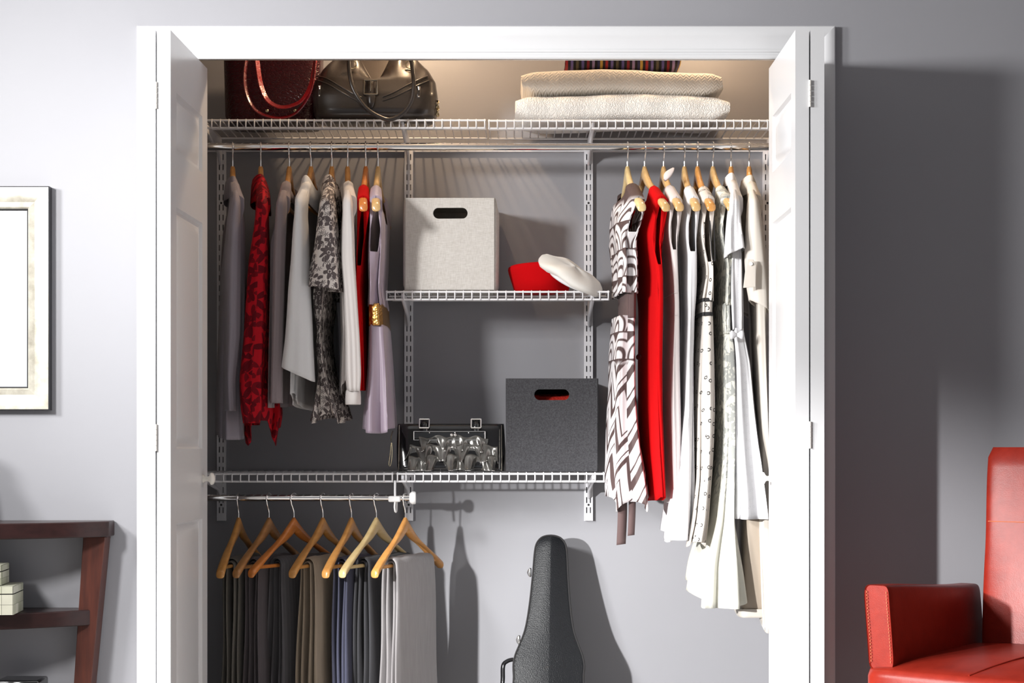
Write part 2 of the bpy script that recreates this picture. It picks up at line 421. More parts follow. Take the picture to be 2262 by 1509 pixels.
# ------------------------------------------------------------------ hangers (local frame: X along the hanger towards the viewer, Y thickness, Z up, origin on the rod axis)
HW = 0.212
def arm_c(u):
    a = abs(u) / HW
    return -0.084 - 0.118 * (0.82*a + 0.18*a*a) - 0.012*(1-math.exp(-a*7)) + 0.004*math.exp(-(a*6)**2)
def arm_h(u):
    a = abs(u) / HW
    return 0.046 - 0.030*ss(0, 0.45, a) + 0.008*ss(0.6, 0.95, a)
def arm_t(u):
    a = abs(u) / HW
    return 0.0085 + 0.004*ss(0.2, 0.8, a)
def arm_top(u): return arm_c(u) + arm_h(u)/2
HMESH = {}
def hanger_meshes():
    bm = B(); rings = []; n = 14
    us = np.concatenate([[-HW], np.linspace(-HW+0.003, HW-0.003, 49), [HW]])
    for u in us:
        sc = 0.7 if abs(abs(u)-HW) < 1e-6 else 1.0
        h, t = arm_h(u)/2*sc, arm_t(u)*sc; ring = []
        for k in range(n):
            an = 2*math.pi*k/n; ca, sa = math.cos(an), math.sin(an)
            ring.append(Vector((u, 0.012*(abs(u)/HW)**2 + t*math.copysign(abs(ca)**0.75, ca), arm_c(u) + h*math.copysign(abs(sa)**0.75, sa))))
        rings.append(ring)
    loft(bm, rings, True, True, True); bmesh.ops.recalc_face_normals(bm, faces=bm.faces)
    HMESH['body'] = bm
    bm = B(); zb = arm_c(0.18) - 0.002
    tube(bm, [(-0.185, 0.010, zb), (0.185, 0.010, zb)], 0.0055, 12); HMESH['bar'] = bm
    bm = B(); R = 0.0158; cz = -0.0016
    path = [Vector((0,0,-0.075)), Vector((0,0,-0.046)), Vector((0.001,0,-0.038)), Vector((0.006,0,-0.028)), Vector((0.0115,0,-0.018))]
    for k in range(15):
        an = math.radians(-38 + k*17.5); path.append(Vector((R*math.cos(an), 0, cz + R*math.sin(an))))
    tube(bm, path, 0.0021, 8); HMESH['hook'] = bm
    for k, bm in list(HMESH.items()):
        me = bpy.data.meshes.new('hanger_' + k); bm.to_mesh(me); bm.free()
        me.polygons.foreach_set('use_smooth', [True]*len(me.polygons)); me.set_sharp_from_angle(angle=math.radians(50)); HMESH[k] = me
hanger_meshes()
BAR_Z = arm_c(0.18) - 0.002
WOODS = {}
def hanger_wood(key, col, dark):
    WOODS[key] = wood('hanger_wood_' + key, col, dark, 0.28, (10, 60, 60))
hanger_wood('pale', (0.66, 0.44, 0.20), (0.50, 0.30, 0.11))
hanger_wood('honey', (0.70, 0.345, 0.10), (0.50, 0.215, 0.05))
hanger_wood('orange', (0.72, 0.25, 0.055), (0.48, 0.14, 0.025))
hanger_wood('cream', (0.74, 0.58, 0.30), (0.60, 0.42, 0.18))
hanger_wood('brown', (0.52, 0.25, 0.09), (0.30, 0.13, 0.04))
def hanger(px, psi, zrod, wd, label, group, bar=True, sc=1.0):
    t = thing('wooden_hanger', (X(px, DR), DR, zrod), label, 'hanger', group, rz=math.radians(psi) - math.pi/2)
    for k, m in (('body', WOODS[wd]), ('hook', M['chrome'])) + ((('bar', WOODS[wd]),) if bar else ()):
        o = link(k, HMESH[k], t)
        if k != 'hook': o.scale = (sc, 1, 1)
        if not o.data.materials: o.data.materials.append(None)
        o.material_slots[0].link = 'OBJECT'; o.material_slots[0].material = m
    return t

# ------------------------------------------------------------------ garments
def sp_(v, e): return math.copysign(abs(v)**e, v)
class Frame:
    def __init__(s, px, psi, zrod):
        s.x0 = X(px, DR); s.y0 = DR; s.z0 = zrod; s.psi = math.radians(psi)
        s.eu = (math.sin(s.psi), -math.cos(s.psi)); s.et = (math.cos(s.psi), math.sin(s.psi))
    def px(s, u, t):
        x = s.x0 + s.eu[0]*u + s.et[0]*t; y = s.y0 + s.eu[1]*u + s.et[1]*t
        return CX + F*x/y
    def solve(s, rows, Wf, uc0=0.0, exu=1.0, ext=1.0):
        """outline rows (py, left px, right px) -> arrays z, centre c, half thickness T (metres, local)"""
        zs, cs, Ts = [], [], []
        for py, L, R in rows:
            W = Wf(py) if callable(Wf) else Wf
            uc = uc0(py) if callable(uc0) else uc0
            D = s.y0 - (uc + 0.75*W)*math.cos(s.psi); z = CZ + (HY-py)*D/F - s.z0
            c, T = ((L+R)/2 - CX)*s.y0/F - s.x0, (R-L)/2*s.y0/F
            for _ in range(30):
                pp = [s.px(uc + W*sp_(math.cos(a), exu), c + T*sp_(math.sin(a), ext)) for a in np.linspace(0, 2*math.pi, 41)]
                l, r = min(pp), max(pp)
                c += ((L+R)/2 - (l+r)/2) * s.y0/F * 0.8
                T = max(0.009, T + ((R-L) - (r-l))/2 * s.y0/F * 0.7)
            zs.append(z); cs.append(c); Ts.append(T)
        o = np.argsort(zs); z, c, T = np.array(zs)[o], np.array(cs)[o], np.array(Ts)[o]
        off = np.linspace(-0.02, 0.02, 7)
        return (lambda q: float(np.mean(np.interp(q+off, z, c)))), (lambda q: float(np.mean(np.interp(q+off, z, T)))), z[0], z[-1]
def zl(fr, py, u=0.15): return CZ + (HY-py)*(fr.y0 - u)/F - fr.z0
def sect(W, T, ph, nf, am, dl, ex=0.85):
    ca, sa = math.cos(ph), math.sin(ph)
    k = 1 + am*math.cos(nf*ph + dl)
    k2 = 1 + 1.6*am*math.cos(nf*ph + dl + 0.6)
    return W*k*math.copysign(abs(ca)**ex, ca), T*k2*math.copysign(abs(sa)**ex, sa)
def tube_piece(fr, name, rows, W, mat, parent, hem=None, nf=9, am=(0.0, 0.1), tw=0.6, seed=0, nr=40, n=84, ex=0.5, solid=0.002, cap=False, pw=1.2, uc=0.0):
    """closed skirt / band; W number or [(py, W)...]; hem: [(s, py)] offsets of the lower edge by s = cos(phi)"""
    rnd = random.Random(seed)
    Wf = (lambda py: float(np.interp(py, [w[0] for w in W], [w[1] for w in W]))) if isinstance(W, list) else (lambda py: W)
    cf, Tf, zb, zt = fr.solve(rows, Wf, uc, ex, ex)
    pys = sorted(r[0] for r in rows); py0, py1 = pys[0], pys[-1]
    ph0, ph1 = rnd.uniform(0, 6), rnd.uniform(0, 6)
    rings = []
    for i in range(nr+1):
        v = i/nr; ring = []
        for k in range(n):
            ph = 2*math.pi*k/n; s = math.cos(ph)
            py = py0 + (py1-py0)*v
            if hem: py = py0 + (float(np.interp(s, [h[0] for h in hem], [h[1] for h in hem])) - py0)*v
            Wq = Wf(py); D = fr.y0 - (uc + 0.75*Wq)*math.cos(fr.psi); z = CZ + (HY-py)*D/F - fr.z0
            zz = max(zb, min(zt, z)); a = am[0] + (am[1]-am[0])*v**pw
            u, t = sect(Wq, Tf(zz), ph, nf, a, ph0 + tw*math.sin(3.0*z + ph1), ex)
            u *= 1 + 0.3*a*math.cos((2*nf+1)*ph + ph1 + 2*z)
            ring.append(Vector((uc + u, cf(zz) + t + 0.002*math.sin(14*z+ph1)*v, z)))
        rings.append(ring)
    bm = B(); loft(bm, rings, True, cap, False)
    return obj(name, bm, mat, parent, world=False, smooth=80, solid=solid)
def sheet_piece(fr, name, rows, W, mat, parent, un=0.075, us=0.14, nd=(0.05, 0.02), ah=None, hem=None, nf=9, am=(0.0, 0.06), tw=0.8, seed=0, nr=60, solid=0.002, lift=0.008, uc=0.0):
    """front and back sheets of a top or dress hung on a hanger; ah = armhole depth (None: closed shoulder for a sleeve)"""
    rnd = random.Random(seed); ph0, ph1 = rnd.uniform(0, 6), rnd.uniform(0, 6)
    Wp = (lambda py: float(np.interp(py, [w[0] for w in W], [w[1] for w in W]))) if isinstance(W, list) else (lambda py: W)
    W0 = Wp(rows[0][0])
    if ah is None: cf, Tf, zb, zt = fr.solve(rows, Wp, (lambda p: uc*ss(470, 640, p)), 0.8, 0.42)
    else: cf, Tf, zb, zt = fr.solve(rows, (lambda p: 0.04 + (Wp(p)-0.04)*ss(490, 610, p)), (lambda p: 0.14 + (uc-0.14)*ss(490, 610, p)), 0.8, 0.42)
    py1 = max(r[0] for r in rows)
    zsamp = np.array([CZ + (HY-p)*(fr.y0-uc*ss(470,640,p)-0.75*Wp(p))/F - fr.z0 for p in range(380, int(py1)+60, 4)])[::-1]
    wsamp = np.array([Wp(p) for p in range(380, int(py1)+60, 4)])[::-1]
    Wz = lambda z: float(np.interp(z, zsamp, wsamp))
    def cosp(a, b, n): return list(np.linspace(a, b, n, endpoint=False))
    a0, a1 = math.acos(min(1, us/W0)), math.acos(min(1, un/W0))
    half = cosp(0, a0, 10) + cosp(a0, a1, 8) + cosp(a1, math.pi/2, 8)
    phis = half + [math.pi/2] + [math.pi - a for a in half[::-1]]
    phis[0], phis[-1] = 0.0, math.pi
    bm = B(); uvl = bm.loops.layers.uv.verify()
    for sg in (1, -1):
        grid = []
        for ph in phis:
            s = math.cos(ph); u0 = s*W0; au = abs(u0)
            zsh = arm_top(min(au, HW)) + lift
            if au < un: ztop = arm_top(un) + lift - nd[0 if sg > 0 else 1]*math.sqrt(max(0, 1-(au/un)**2))
            elif au <= us or ah is None: ztop = zsh
            else:
                q = (au-us)/max(1e-6, W0-us); ztop = arm_top(us) + lift - ah*math.sqrt(max(0, 1-(1-q)**2))
            hp = float(np.interp(s, [h[0] for h in hem], [h[1] for h in hem])) if hem else py1
            zh = CZ + (HY-hp)*(fr.y0-uc*ss(470,640,hp)-0.75*Wp(hp))/F - fr.z0
            col = []; ztop_sh = arm_top(0.10)
            for i in range(nr+1):
                v = (i/nr)**1.25; z = ztop + (zh-ztop)*v
                zz = max(zb, min(zt, z)); dist = max(0.0, zsh - z)
                h = min(1.0, dist/0.010)**0.5
                Wq = Wz(z); T = Tf(zz)
                vv = ss(0.05, 1.0, (zt-z)/max(0.05, zt-zb)); a = am[0] + (am[1]-am[0])*vv
                p = ph*sg
                dl = ph0 + tw*math.sin(5.0*z + ph1)
                k1 = 1 + a*math.cos(nf*p + dl) + 0.4*a*math.cos((2*nf+3)*p + 2.1*dl)
                k2 = 1 + 1.8*a*math.cos(nf*p + dl + 0.7) + 0.6*a*math.cos((2*nf+1)*p + dl)
                sa = abs(math.sin(ph))**(0.42 if ah is None else 0.32 + 0.10*ss(ah*0.75, ah*1.5, dist))
                am_t = (arm_t(min(au, HW)) + 0.0045)*(1 - ss(0.035, 0.10, dist))
                Tt = T
                uu = (s if dist < 0.03 else sp_(s, 1 - 0.2*ss(0.03, 0.15, dist)))*Wq*(1 + (k1-1)*ss(0.02, 0.12, dist))
                tt = sg*h*max(Tt*sa*k2, am_t*min(1.0, sa*3.0 if au > us else 1.0)); wb_ = ss(0.03, 0.14, dist)
                col.append(Vector((uu + uc*ss(0.10, 0.34, ztop_sh - z), cf(zz)*wb_ + tt + 0.012*(abs(u0)/HW)**2*(1-wb_), z)))
            grid.append(col)
        vs_ = [[bm.verts.new(p) for p in c] for c in grid]
        arc = [[0.0]*(nr+1) for _ in grid]
        for k in range(1, len(grid)):
            for i in range(nr+1): arc[k][i] = arc[k-1][i] + (grid[k][i]-grid[k-1][i]).length
        for k in range(len(grid)-1):
            for i in range(nr):
                idx = ((k,i),(k,i+1),(k+1,i+1),(k+1,i))
                if sg < 0: idx = idx[::-1]
                f = bm.faces.new([vs_[a_][b_] for a_, b_ in idx])
                for lp, (a_, b_) in zip(f.loops, idx): lp[uvl].uv = (sg*arc[a_][b_], grid[a_][b_].z)
    return obj(name, bm, mat, parent, world=False, smooth=80, solid=solid, dedupe=1e-5)
def sleeve_piece(fr, rows, mat, parent, u0=0.185, wd=0.045, tilt=0.0, nf=4, am=(0.03, 0.08), seed=0, far=True, name='sleeve', du=0.0, end=None):
    rnd = random.Random(seed); p0, p1 = rnd.uniform(0, 6), rnd.uniform(0, 6)
    cf, Tf, zb, zt = fr.solve(rows, wd, u0)
    out = None
    for side in ((1, -1) if far else (1,)):
        nr, n = 44, 40; rings = []
        z0 = arm_top(min(HW, u0-0.045)) + 0.004
        for i in range(nr+1):
            v = i/nr; z = z0 + (zb - z0)*v; ring = []
            top = ss(-0.01, 0.045, z0 - z)
            for k in range(n):
                ph = 2*math.pi*k/n
                a = am[0] + (am[1]-am[0])*v
                dl = p0 + 1.1*math.sin(6*z+p1)
                kk = 1 + a*math.cos(nf*ph + dl) + 0.5*a*math.cos((2*nf+1)*ph + 1.7*dl)
                w = wd*(0.5 + 0.5*top)
                T = max(0.014, Tf(min(z, zt)))*(0.45 + 0.55*top)
                ca, sa = math.cos(ph), math.sin(ph)
                t = T*kk*math.copysign(abs(sa)**0.9, sa)
                u = u0 - 0.040*(1-top) + du*v + w*kk*math.copysign(abs(ca)**0.9, ca)
                zz = z + (tilt * (t/max(T, 1e-4)) * v**4 if tilt else 0)
                xo = 0.0 if side > 0 else 0.0
                ring.append(Vector((side*u, cf(min(z, zt)) + t, zz)))
            rings.append(ring)
        if side < 0: rings = [r[::-1] for r in rings]
        bm = B(); loft(bm, rings, True, True, False)
        o = obj(name, bm, mat, parent, world=False, smooth=80, solid=0.002)
        out = out or o
    return out
def collar(fr, mat, parent, un=0.062, th=0.028, hgt=0.035, fold=0.05, lean=0.0, name='collar', c=0.0):
    rings = []; n = 48
    prof_ = [(0.0, 0.0), (0.001, hgt*0.55), (0.003, hgt*0.95), (0.005, hgt), (0.008, hgt*0.9), (0.011, hgt*0.4), (0.014, hgt-fold)]
    z0 = arm_top(un) - 0.012
    for off, h in prof_:
        ring = []
        for k in range(n):
            a = 2*math.pi*k/n; ca, sa = math.cos(a), math.sin(a)
            dip = -0.03*max(0, math.sin(a))**2 
            ring.append(Vector(((un+off)*ca*(1-0.15*h/hgt) , c + (0.62*th+off)*sa, z0 + h + dip + 0.006*ca*ca - 0.01*abs(ca)*(off/0.014)**2)))
        rings.append(ring)
    bm = B(); loft(bm, rings, True)
    return obj(name, bm, mat, parent, world=False, smooth=80, solid=0.0022)
def ribbon(bm, path, width_dir, w):
    pts = spline(path, 6); wd = Vector(width_dir)
    n = len(pts); ws = w if isinstance(w, (list, tuple)) else [w]*n
    ws = np.interp(np.linspace(0, 1, n), np.linspace(0, 1, len(ws)), ws)
    loft(bm, [[p - wd*ws[i]/2, p + wd*ws[i]/2] for i, p in enumerate(pts)], False)
    return bm
def garment(name, px, psi, label, cat, group):
    fr = Frame(px, psi, ZR1)
    t = thing(name, (fr.x0, fr.y0, fr.z0), label, cat, group, rz=fr.psi - math.pi/2)
    return fr, t

# fabrics
def uvxy(t): x, y, _ = t.sep(t.co('UV')); return x, y
def flower_mask(t, x, y, scale, pet, R, depth=0.38, rnd=0.75, rot=True):
    vec = t.comb(x, y, 0.0)
    nd = t.t.nodes.new('ShaderNodeTexVoronoi'); nd.voronoi_dimensions = '2D'
    t.set(nd.inputs['Vector'], vec); t.set(nd.inputs['Scale'], scale); t.set(nd.inputs['Randomness'], rnd)
    pos, col = nd.outputs['Position'], nd.outputs['Color']
    px_, py_, _ = t.sep(pos)
    dx = t.m_('MULTIPLY', t.m_('SUBTRACT', x, px_), scale); dy = t.m_('MULTIPLY', t.m_('SUBTRACT', y, py_), scale)
    r = t.m_('SQRT', t.m_('ADD', t.m_('MULTIPLY', dx, dx), t.m_('MULTIPLY', dy, dy)))
    th = t.m_('ARCTAN2', dy, dx)
    if rot: cr, _, _ = t.sep(col); th = t.m_('MULTIPLY_ADD', cr, 6.28, th)
    edge = t.m_('MULTIPLY_ADD', t.m_('COSINE', t.m_('MULTIPLY', th, float(pet))), R*depth, R*(1-depth))
    inside = t.ramp(t.m_('SUBTRACT', edge, r), -0.012, 0.012)
    return inside, r, th, col
M['cardigan_grey'] = fabric('grey_knit', (0.26, 0.235, 0.27), 0.9, fold=0.5, wb=0.35)
M['cardigan_mauve'] = fabric('mauve_knit', (0.245, 0.20, 0.21), 0.9, fold=0.5, wb=0.35)
M['shirt_white'] = fabric('white_cotton', (0.76, 0.76, 0.77), 0.8, var=0.02, fold=0.6, wb=0.35, sheen=0.05)
M['cream_jersey'] = fabric('cream_jersey', (0.72, 0.68, 0.66), 0.85, var=0.03, fold=0.6, wb=0.35)
M['red_plain'] = fabric('red_crepe', (0.47, 0.0015, 0.003), 0.9, var=0.05, fold=0.4, wb=0.3, sheen=0.0, **{'Specular IOR Level': 0.12})
M['lavender'] = fabric('lavender_satin', (0.37, 0.30, 0.37), 0.38, var=0.05, fold=0.8, wb=0.45, sheen=0.3)
M['pink_beige'] = fabric('blush_cotton', (0.60, 0.545, 0.535), 0.85, var=0.03, fold=0.4, wb=0.3)
M['white_dress'] = fabric('white_poplin', (0.70, 0.70, 0.72), 0.8, var=0.02, fold=0.5, wb=0.3)
M['cream_coat'] = fabric('cream_wool', (0.66, 0.615, 0.555), 0.85, var=0.03, fold=0.4, wb=0.3)
M['taupe'] = fabric('taupe_lining', (0.36, 0.30, 0.24), 0.6, var=0.05, fold=0.4, wb=0.3)
M['brown_cloth'] = fabric('brown_crepe', (0.085, 0.05, 0.048), 0.8, var=0.08, fold=0.4, wb=0.3)
M['black_trim'] = fabric('black_trim', (0.012, 0.011, 0.012), 0.8, var=0.0)
t = NT('red_velvet'); x, y = uvxy(t)
fm, r_, th_, _ = flower_mask(t, x, y, 12, 5, 0.55, 0.4, 1.0); fm2, *_ = flower_mask(t, t.m_('ADD', x, 0.31), y, 19, 3, 0.6, 0.6, 1.0)
k = t.m_('MAXIMUM', t.m_('MULTIPLY', fm, t.ramp(r_, 0.04, 0.10)), t.m_('MULTIPLY', fm2, 0.85))
t.bump(t.m_('MULTIPLY_ADD', k, 1.0, t.noise(t.map(t.co(), (14, 14, 2)), 1.0)), 0.5, 0.004)
M['red_velvet'] = t.fin(t.mix(k, (0.42, 0.004, 0.012), (0.11, 0.001, 0.006)), 0.7, **{'Sheen Weight': 0.05, 'Sheen Tint': (1, 0.1, 0.1, 1), 'Specular IOR Level': 0.15})
t = NT('floral_print'); x, y = uvxy(t)
fm, r_, th_, _ = flower_mask(t, x, y, 22, 5, 0.50, 0.30, 0.6)
k = t.m_('MULTIPLY', fm, t.m_('SUBTRACT', 1.0, t.m_('MULTIPLY', t.ramp(r_, 0.07, 0.09), t.ramp(r_, 0.13, 0.11))))
fm2, r2, *_ = flower_mask(t, t.m_('ADD', x, 0.17), t.m_('MULTIPLY', y, 0.6), 36, 2, 0.46, 0.8, 1.0)
fm3, r3, *_ = flower_mask(t, t.m_('MULTIPLY', x, 0.7), t.m_('ADD', y, 0.53), 52, 7, 0.40, 0.5, 1.0)
k = t.m_('MINIMUM', t.m_('ADD', k, t.m_('MAXIMUM', fm2, t.m_('MULTIPLY', fm3, 0.9))), 1.0)
t.bump(t.noise(t.map(t.co(), (16, 16, 2.5)), 1.0), 0.3, 0.01)
M['floral'] = t.fin(t.mix(k, (0.66, 0.60, 0.56), (0.10, 0.080, 0.080)), 0.85)
t = NT('geometric_print'); x, y = uvxy(t)
tri = t.m_('MULTIPLY', t.m_('ABSOLUTE', t.m_('SUBTRACT', t.m_('FRACT', t.m_('MULTIPLY', x, 8.0)), 0.5)), 0.17)
w = t.m_('FRACT', t.m_('MULTIPLY', t.m_('ADD', y, tri), 9.5))
def band(t, w, a, b_, e=0.015): return t.m_('MULTIPLY', t.ramp(w, a-e, a+e), t.ramp(w, b_+e, b_-e))
zig = t.m_('MAXIMUM', band(t, w, 0.06, 0.34), band(t, w, 0.55, 0.63))
vv = t.m_('MULTIPLY', y, 12.5); row = t.m_('FLOOR', vv); cy = t.m_('FRACT', vv)
cx_ = t.m_('SUBTRACT', t.m_('FRACT', t.m_('MULTIPLY_ADD', t.m_('FRACT', t.m_('MULTIPLY', row, 0.5)), 1.0, t.m_('MULTIPLY', x, 9.0))), 0.5)
rr = t.m_('SQRT', t.m_('ADD', t.m_('MULTIPLY', cx_, cx_), t.m_('MULTIPLY', t.m_('MULTIPLY', cy, cy), 0.45)))
sca = t.m_('MAXIMUM', t.m_('MAXIMUM', band(t, rr, 0.20, 0.30), band(t, rr, 0.43, 0.49)), t.ramp(rr, 0.62, 0.65))
M_GEO = t
up = t.ramp(y, -0.565, -0.57); 
k = t.m_('ADD', t.m_('MULTIPLY', sca, t.m_('SUBTRACT', 1.0, t.ramp(y, -0.645, -0.66))), t.m_('MULTIPLY', zig, t.ramp(y, -0.645, -0.66)))
k = t.m_('MAXIMUM', k, t.ramp(y, -0.19, -0.17))
t.bump(t.noise(t.map(t.co(), (16, 16, 2.5)), 1.0), 0.3, 0.01)
M['geo'] = t.fin(t.mix(k, (0.66, 0.635, 0.645), (0.07, 0.042, 0.040)), 0.75)
t = NT('ring_dot_print'); x, y = uvxy(t)
fm, r_, th_, _ = flower_mask(t, x, y, 24, 1, 0.13, 0.0, 0.35)
ring = t.m_('MULTIPLY', t.m_('MULTIPLY', fm, t.ramp(r_, 0.055, 0.075)), 1.0)
t.bump(t.noise(t.map(t.co(), (20, 20, 2)), 1.0), 0.35, 0.012)
M['dots'] = t.fin(t.mix(ring, (0.62, 0.575, 0.53), (0.02, 0.018, 0.018)), 0.85)
t = NT('ivory_lace'); x, y = uvxy(t)
fm, r_, th_, _ = flower_mask(t, x, t.m_('MULTIPLY', y, 0.75), 13, 6, 0.62, 0.42, 0.9)
fm2, r2, *_ = flower_mask(t, t.m_('ADD', x, 0.4), y, 45, 3, 0.55, 0.6, 1.0)
wv = t.noise(t.comb(x, y), 320, 2)
k = t.m_('MAXIMUM', fm, t.m_('MULTIPLY', fm2, 0.6)); k = t.m_('MULTIPLY', k, t.ramp(wv, 0.25, 0.5, 0.75, 1.0))
k = t.m_('MINIMUM', t.m_('ADD', k, t.ramp(y, -0.98, -1.10)), 1.0)
t.bump(t.m_('ADD', k, t.m_('MULTIPLY', wv, 0.4)), 0.6, 0.002)
M['lace'] = t.fin(t.mix(k, (0.33, 0.34, 0.32), (0.66, 0.655, 0.585)), 0.85)
t = NT('eyelet_cotton'); x, y = uvxy(t)
fm, r_, th_, _ = flower_mask(t, x, y, 42, 4, 0.22, 0.0, 0.3)
dots = t.m_('MULTIPLY', t.m_('MULTIPLY', band(t, r_, 0.11, 0.17, 0.02), t.ramp(t.m_('COSINE', t.m_('MULTIPLY', th_, 4.0)), 0.55, 0.75)), 0.55)
t.bump(t.noise(t.map(t.co(), (20, 20, 2)), 1.0), 0.3, 0.01)
M['eyelet'] = t.fin(t.mix(dots, (0.69, 0.69, 0.71), (0.28, 0.28, 0.30)), 0.8)
t = NT('gold_sequin'); 
nv = t.n('ShaderNodeTexVoronoi', {'Vector': t.co(), 'Scale': 160.0})
t.bump(nv, 0.5, 0.002)
M['gold'] = t.fin((0.50, 0.27, 0.075), 0.3, 0.9)

GT = 'tops hanging at the left of the long rod'; GD = 'dresses hanging at the right of the long rod'
GH1 = 'wooden hangers on the long rod'
# ---- left row
fr, g = garment('cardigan', 514, 12, 'long grey cardigan hanging closest to the left folded door', 'cardigan', GT)
sheet_piece(fr, 'body', [(405,512,528),(440,506,536),(500,498,541),(600,488,543),(800,482,541),(968,479,540)], [(400,0.175),(968,0.17)], M['cardigan_grey'], g, us=0.17, seed=1, am=(0.0, 0.05), hem=[(-1,955),(0.3,962),(1,972)])
sleeve_piece(fr, [(430,512,530),(476,503,530),(577,497,531),(741,498,530),(840,496,519),(908,499,520)], M['cardigan_grey'], g, seed=1, wd=0.036)
collar(fr, M['cardigan_grey'], g, 0.075, 0.02, 0.03, 0.06)
fr, g = garment('velvet_jacket', 576, 9, 'deep red velvet jacket with dark floral pattern and ragged hem', 'jacket', GT)
sheet_piece(fr, 'body', [(415,570,590),(450,566,593),(500,562,594),(577,552,596),(741,540,598),(842,534,602),(905,536,618),(985,546,606)], [(400,0.175),(985,0.18)], M['red_velvet'], g, us=0.17, seed=2, am=(0.0, 0.09), nf=7, hem=[(-1,912),(-0.5,930),(0.2,950),(0.7,985),(0.9,962),(1,930)])
sleeve_piece(fr, [(440,568,592),(500,562,592),(577,550,592),(741,540,588),(842,530,582),(905,532,580),(935,538,574)], M['red_velvet'], g, seed=5, wd=0.045, am=(0.03,0.1))
collar(fr, M['red_velvet'], g, 0.075, 0.026, 0.036, 0.075)
fr, g = garment('cardigan', 639, 0, 'mauve-grey cardigan hanging between the red velvet jacket and white shirt', 'cardigan', GT)
sheet_piece(fr, 'body', [(410,620,640),(450,612,638),(550,604,636),(700,600,637),(800,596,637),(900,594,636)], 0.175, M['cardigan_mauve'], g, us=0.17, seed=3, am=(0.0, 0.05), hem=[(-1,893),(1,902)])
sleeve_piece(fr, [(430,612,635),(550,604,630),(700,602,626),(890,598,624)], M['cardigan_mauve'], g, seed=7, wd=0.034)
collar(fr, M['cardigan_mauve'], g, 0.085, 0.018, 0.016, 0.03)
fr, g = garment('white_shirt', 687, -5, 'white collared shirt with wide loose sleeve and uneven hem', 'shirt', GT)
sheet_piece(fr, 'body', [(405,668,692),(450,660,690),(600,652,702),(800,650,702),(895,652,698)], 0.175, M['shirt_white'], g, us=0.17, seed=4, am=(0.0, 0.08), hem=[(-1,905),(0.4,900),(0.8,893),(1,870)])
sleeve_piece(fr, [(440,656,677),(500,648,681),(577,643,684),(640,637,686),(700,634,690),(760,630,693),(826,622,697)], M['shirt_white'], g, seed=8, wd=0.055, tilt=-0.022, am=(0.02,0.06))
collar(fr, M['shirt_white'], g, 0.078, 0.022, 0.034, 0.07)
fr, g = garment('floral_blouse', 733, 0, 'cream blouse printed with dark grey flowers and a flared sleeve', 'blouse', GT)
sheet_piece(fr, 'body', [(400,722,744),(450,712,746),(560,702,744),(670,692,742),(712,702,734),(760,702,735),(830,706,746),(890,699,766),(935,692,778)], 0.175, M['floral'], g, us=0.17, seed=5, am=(0.0, 0.10), hem=[(-1,920),(0.4,930),(0.85,936),(1,918)])
sleeve_piece(fr, [(440,708,740),(500,700,745),(577,690,752),(636,677,756)], M['floral'], g, seed=9, wd=0.06, tilt=-0.006, am=(0.02,0.1), nf=5)
collar(fr, M['floral'], g, 0.078, 0.026, 0.036, 0.085)
fr, g = garment('cream_cardigan', 768, 6, 'cream top with a long gathered sleeve ending in a folded cuff', 'top', GT)
sheet_piece(fr, 'body', [(420,762,777),(470,756,782),(500,753,784),(570,748,785),(640,752,788),(740,756,790),(870,752,790)], 0.175, M['cream_jersey'], g, us=0.17, seed=6, am=(0.0, 0.08), hem=[(-1,880),(0.6,868),(1,840)])
sleeve_piece(fr, [(440,759,777),(500,756,782),(570,754,784),(640,759,788),(740,763,794),(830,764,797),(864,768,794)], M['cream_jersey'], g, seed=10, wd=0.04, am=(0.04,0.12))
c_, T_, zb_, zt_ = fr.solve([(864,764,796),(892,763,797)], 0.036, 0.185)
bm = B(); rings = [[Vector((0.185 + w_*0.034*math.cos(a), c_(z_) + w_*T_(z_)*math.sin(a), z_)) for a in np.linspace(0, 2*math.pi, 36, endpoint=False)] for w_, z_ in ((0.9, zt_+0.004), (1.02, zt_), (1.05, (zt_+zb_)/2), (1.03, zb_), (0.95, zb_-0.002), (0.9, zb_+0.006))]
loft(bm, rings); obj('cuff', bm, M['cream_jersey'], g, world=False, smooth=60)
fr, g = garment('red_blouse', 808, 0, 'plain bright red sleeveless blouse on the left side of the rod', 'blouse', GT)
sheet_piece(fr, 'body', [(415,796,812),(460,788,814),(550,788,814),(640,789,815),(740,794,817),(862,800,818)], [(400,0.20),(520,0.165),(862,0.17)], M['red_plain'], g, un=0.10, us=0.178, ah=0.20, seed=7, am=(0.0, 0.06), hem=[(-1,855),(1,864)])
fr, g = garment('lavender_dress', 835, 0, 'lavender satin sleeveless dress with gold sequin waistband', 'dress', GT)
sheet_piece(fr, 'bodice', [(425,820,838),(470,814,846),(560,814,852),(640,817,852),(676,815,857)], [(400,0.20),(520,0.165),(676,0.15)], M['lavender'], g, un=0.105, us=0.178, ah=0.16, seed=8, am=(0.0, 0.10), nd=(0.10,0.06))
tube_piece(fr, 'waistband', [(673,815,858),(696,815,860),(721,815,862)], 0.155, M['gold'], g, nr=10, am=(0.015,0.015))
tube_piece(fr, 'skirt', [(719,816,862),(820,814,868),(900,809,873),(955,807,875)], [(719,0.15),(955,0.17)], M['lavender'], g, am=(0.03,0.11), nf=7, seed=3, hem=[(-1,938),(0.5,948),(1,958)])
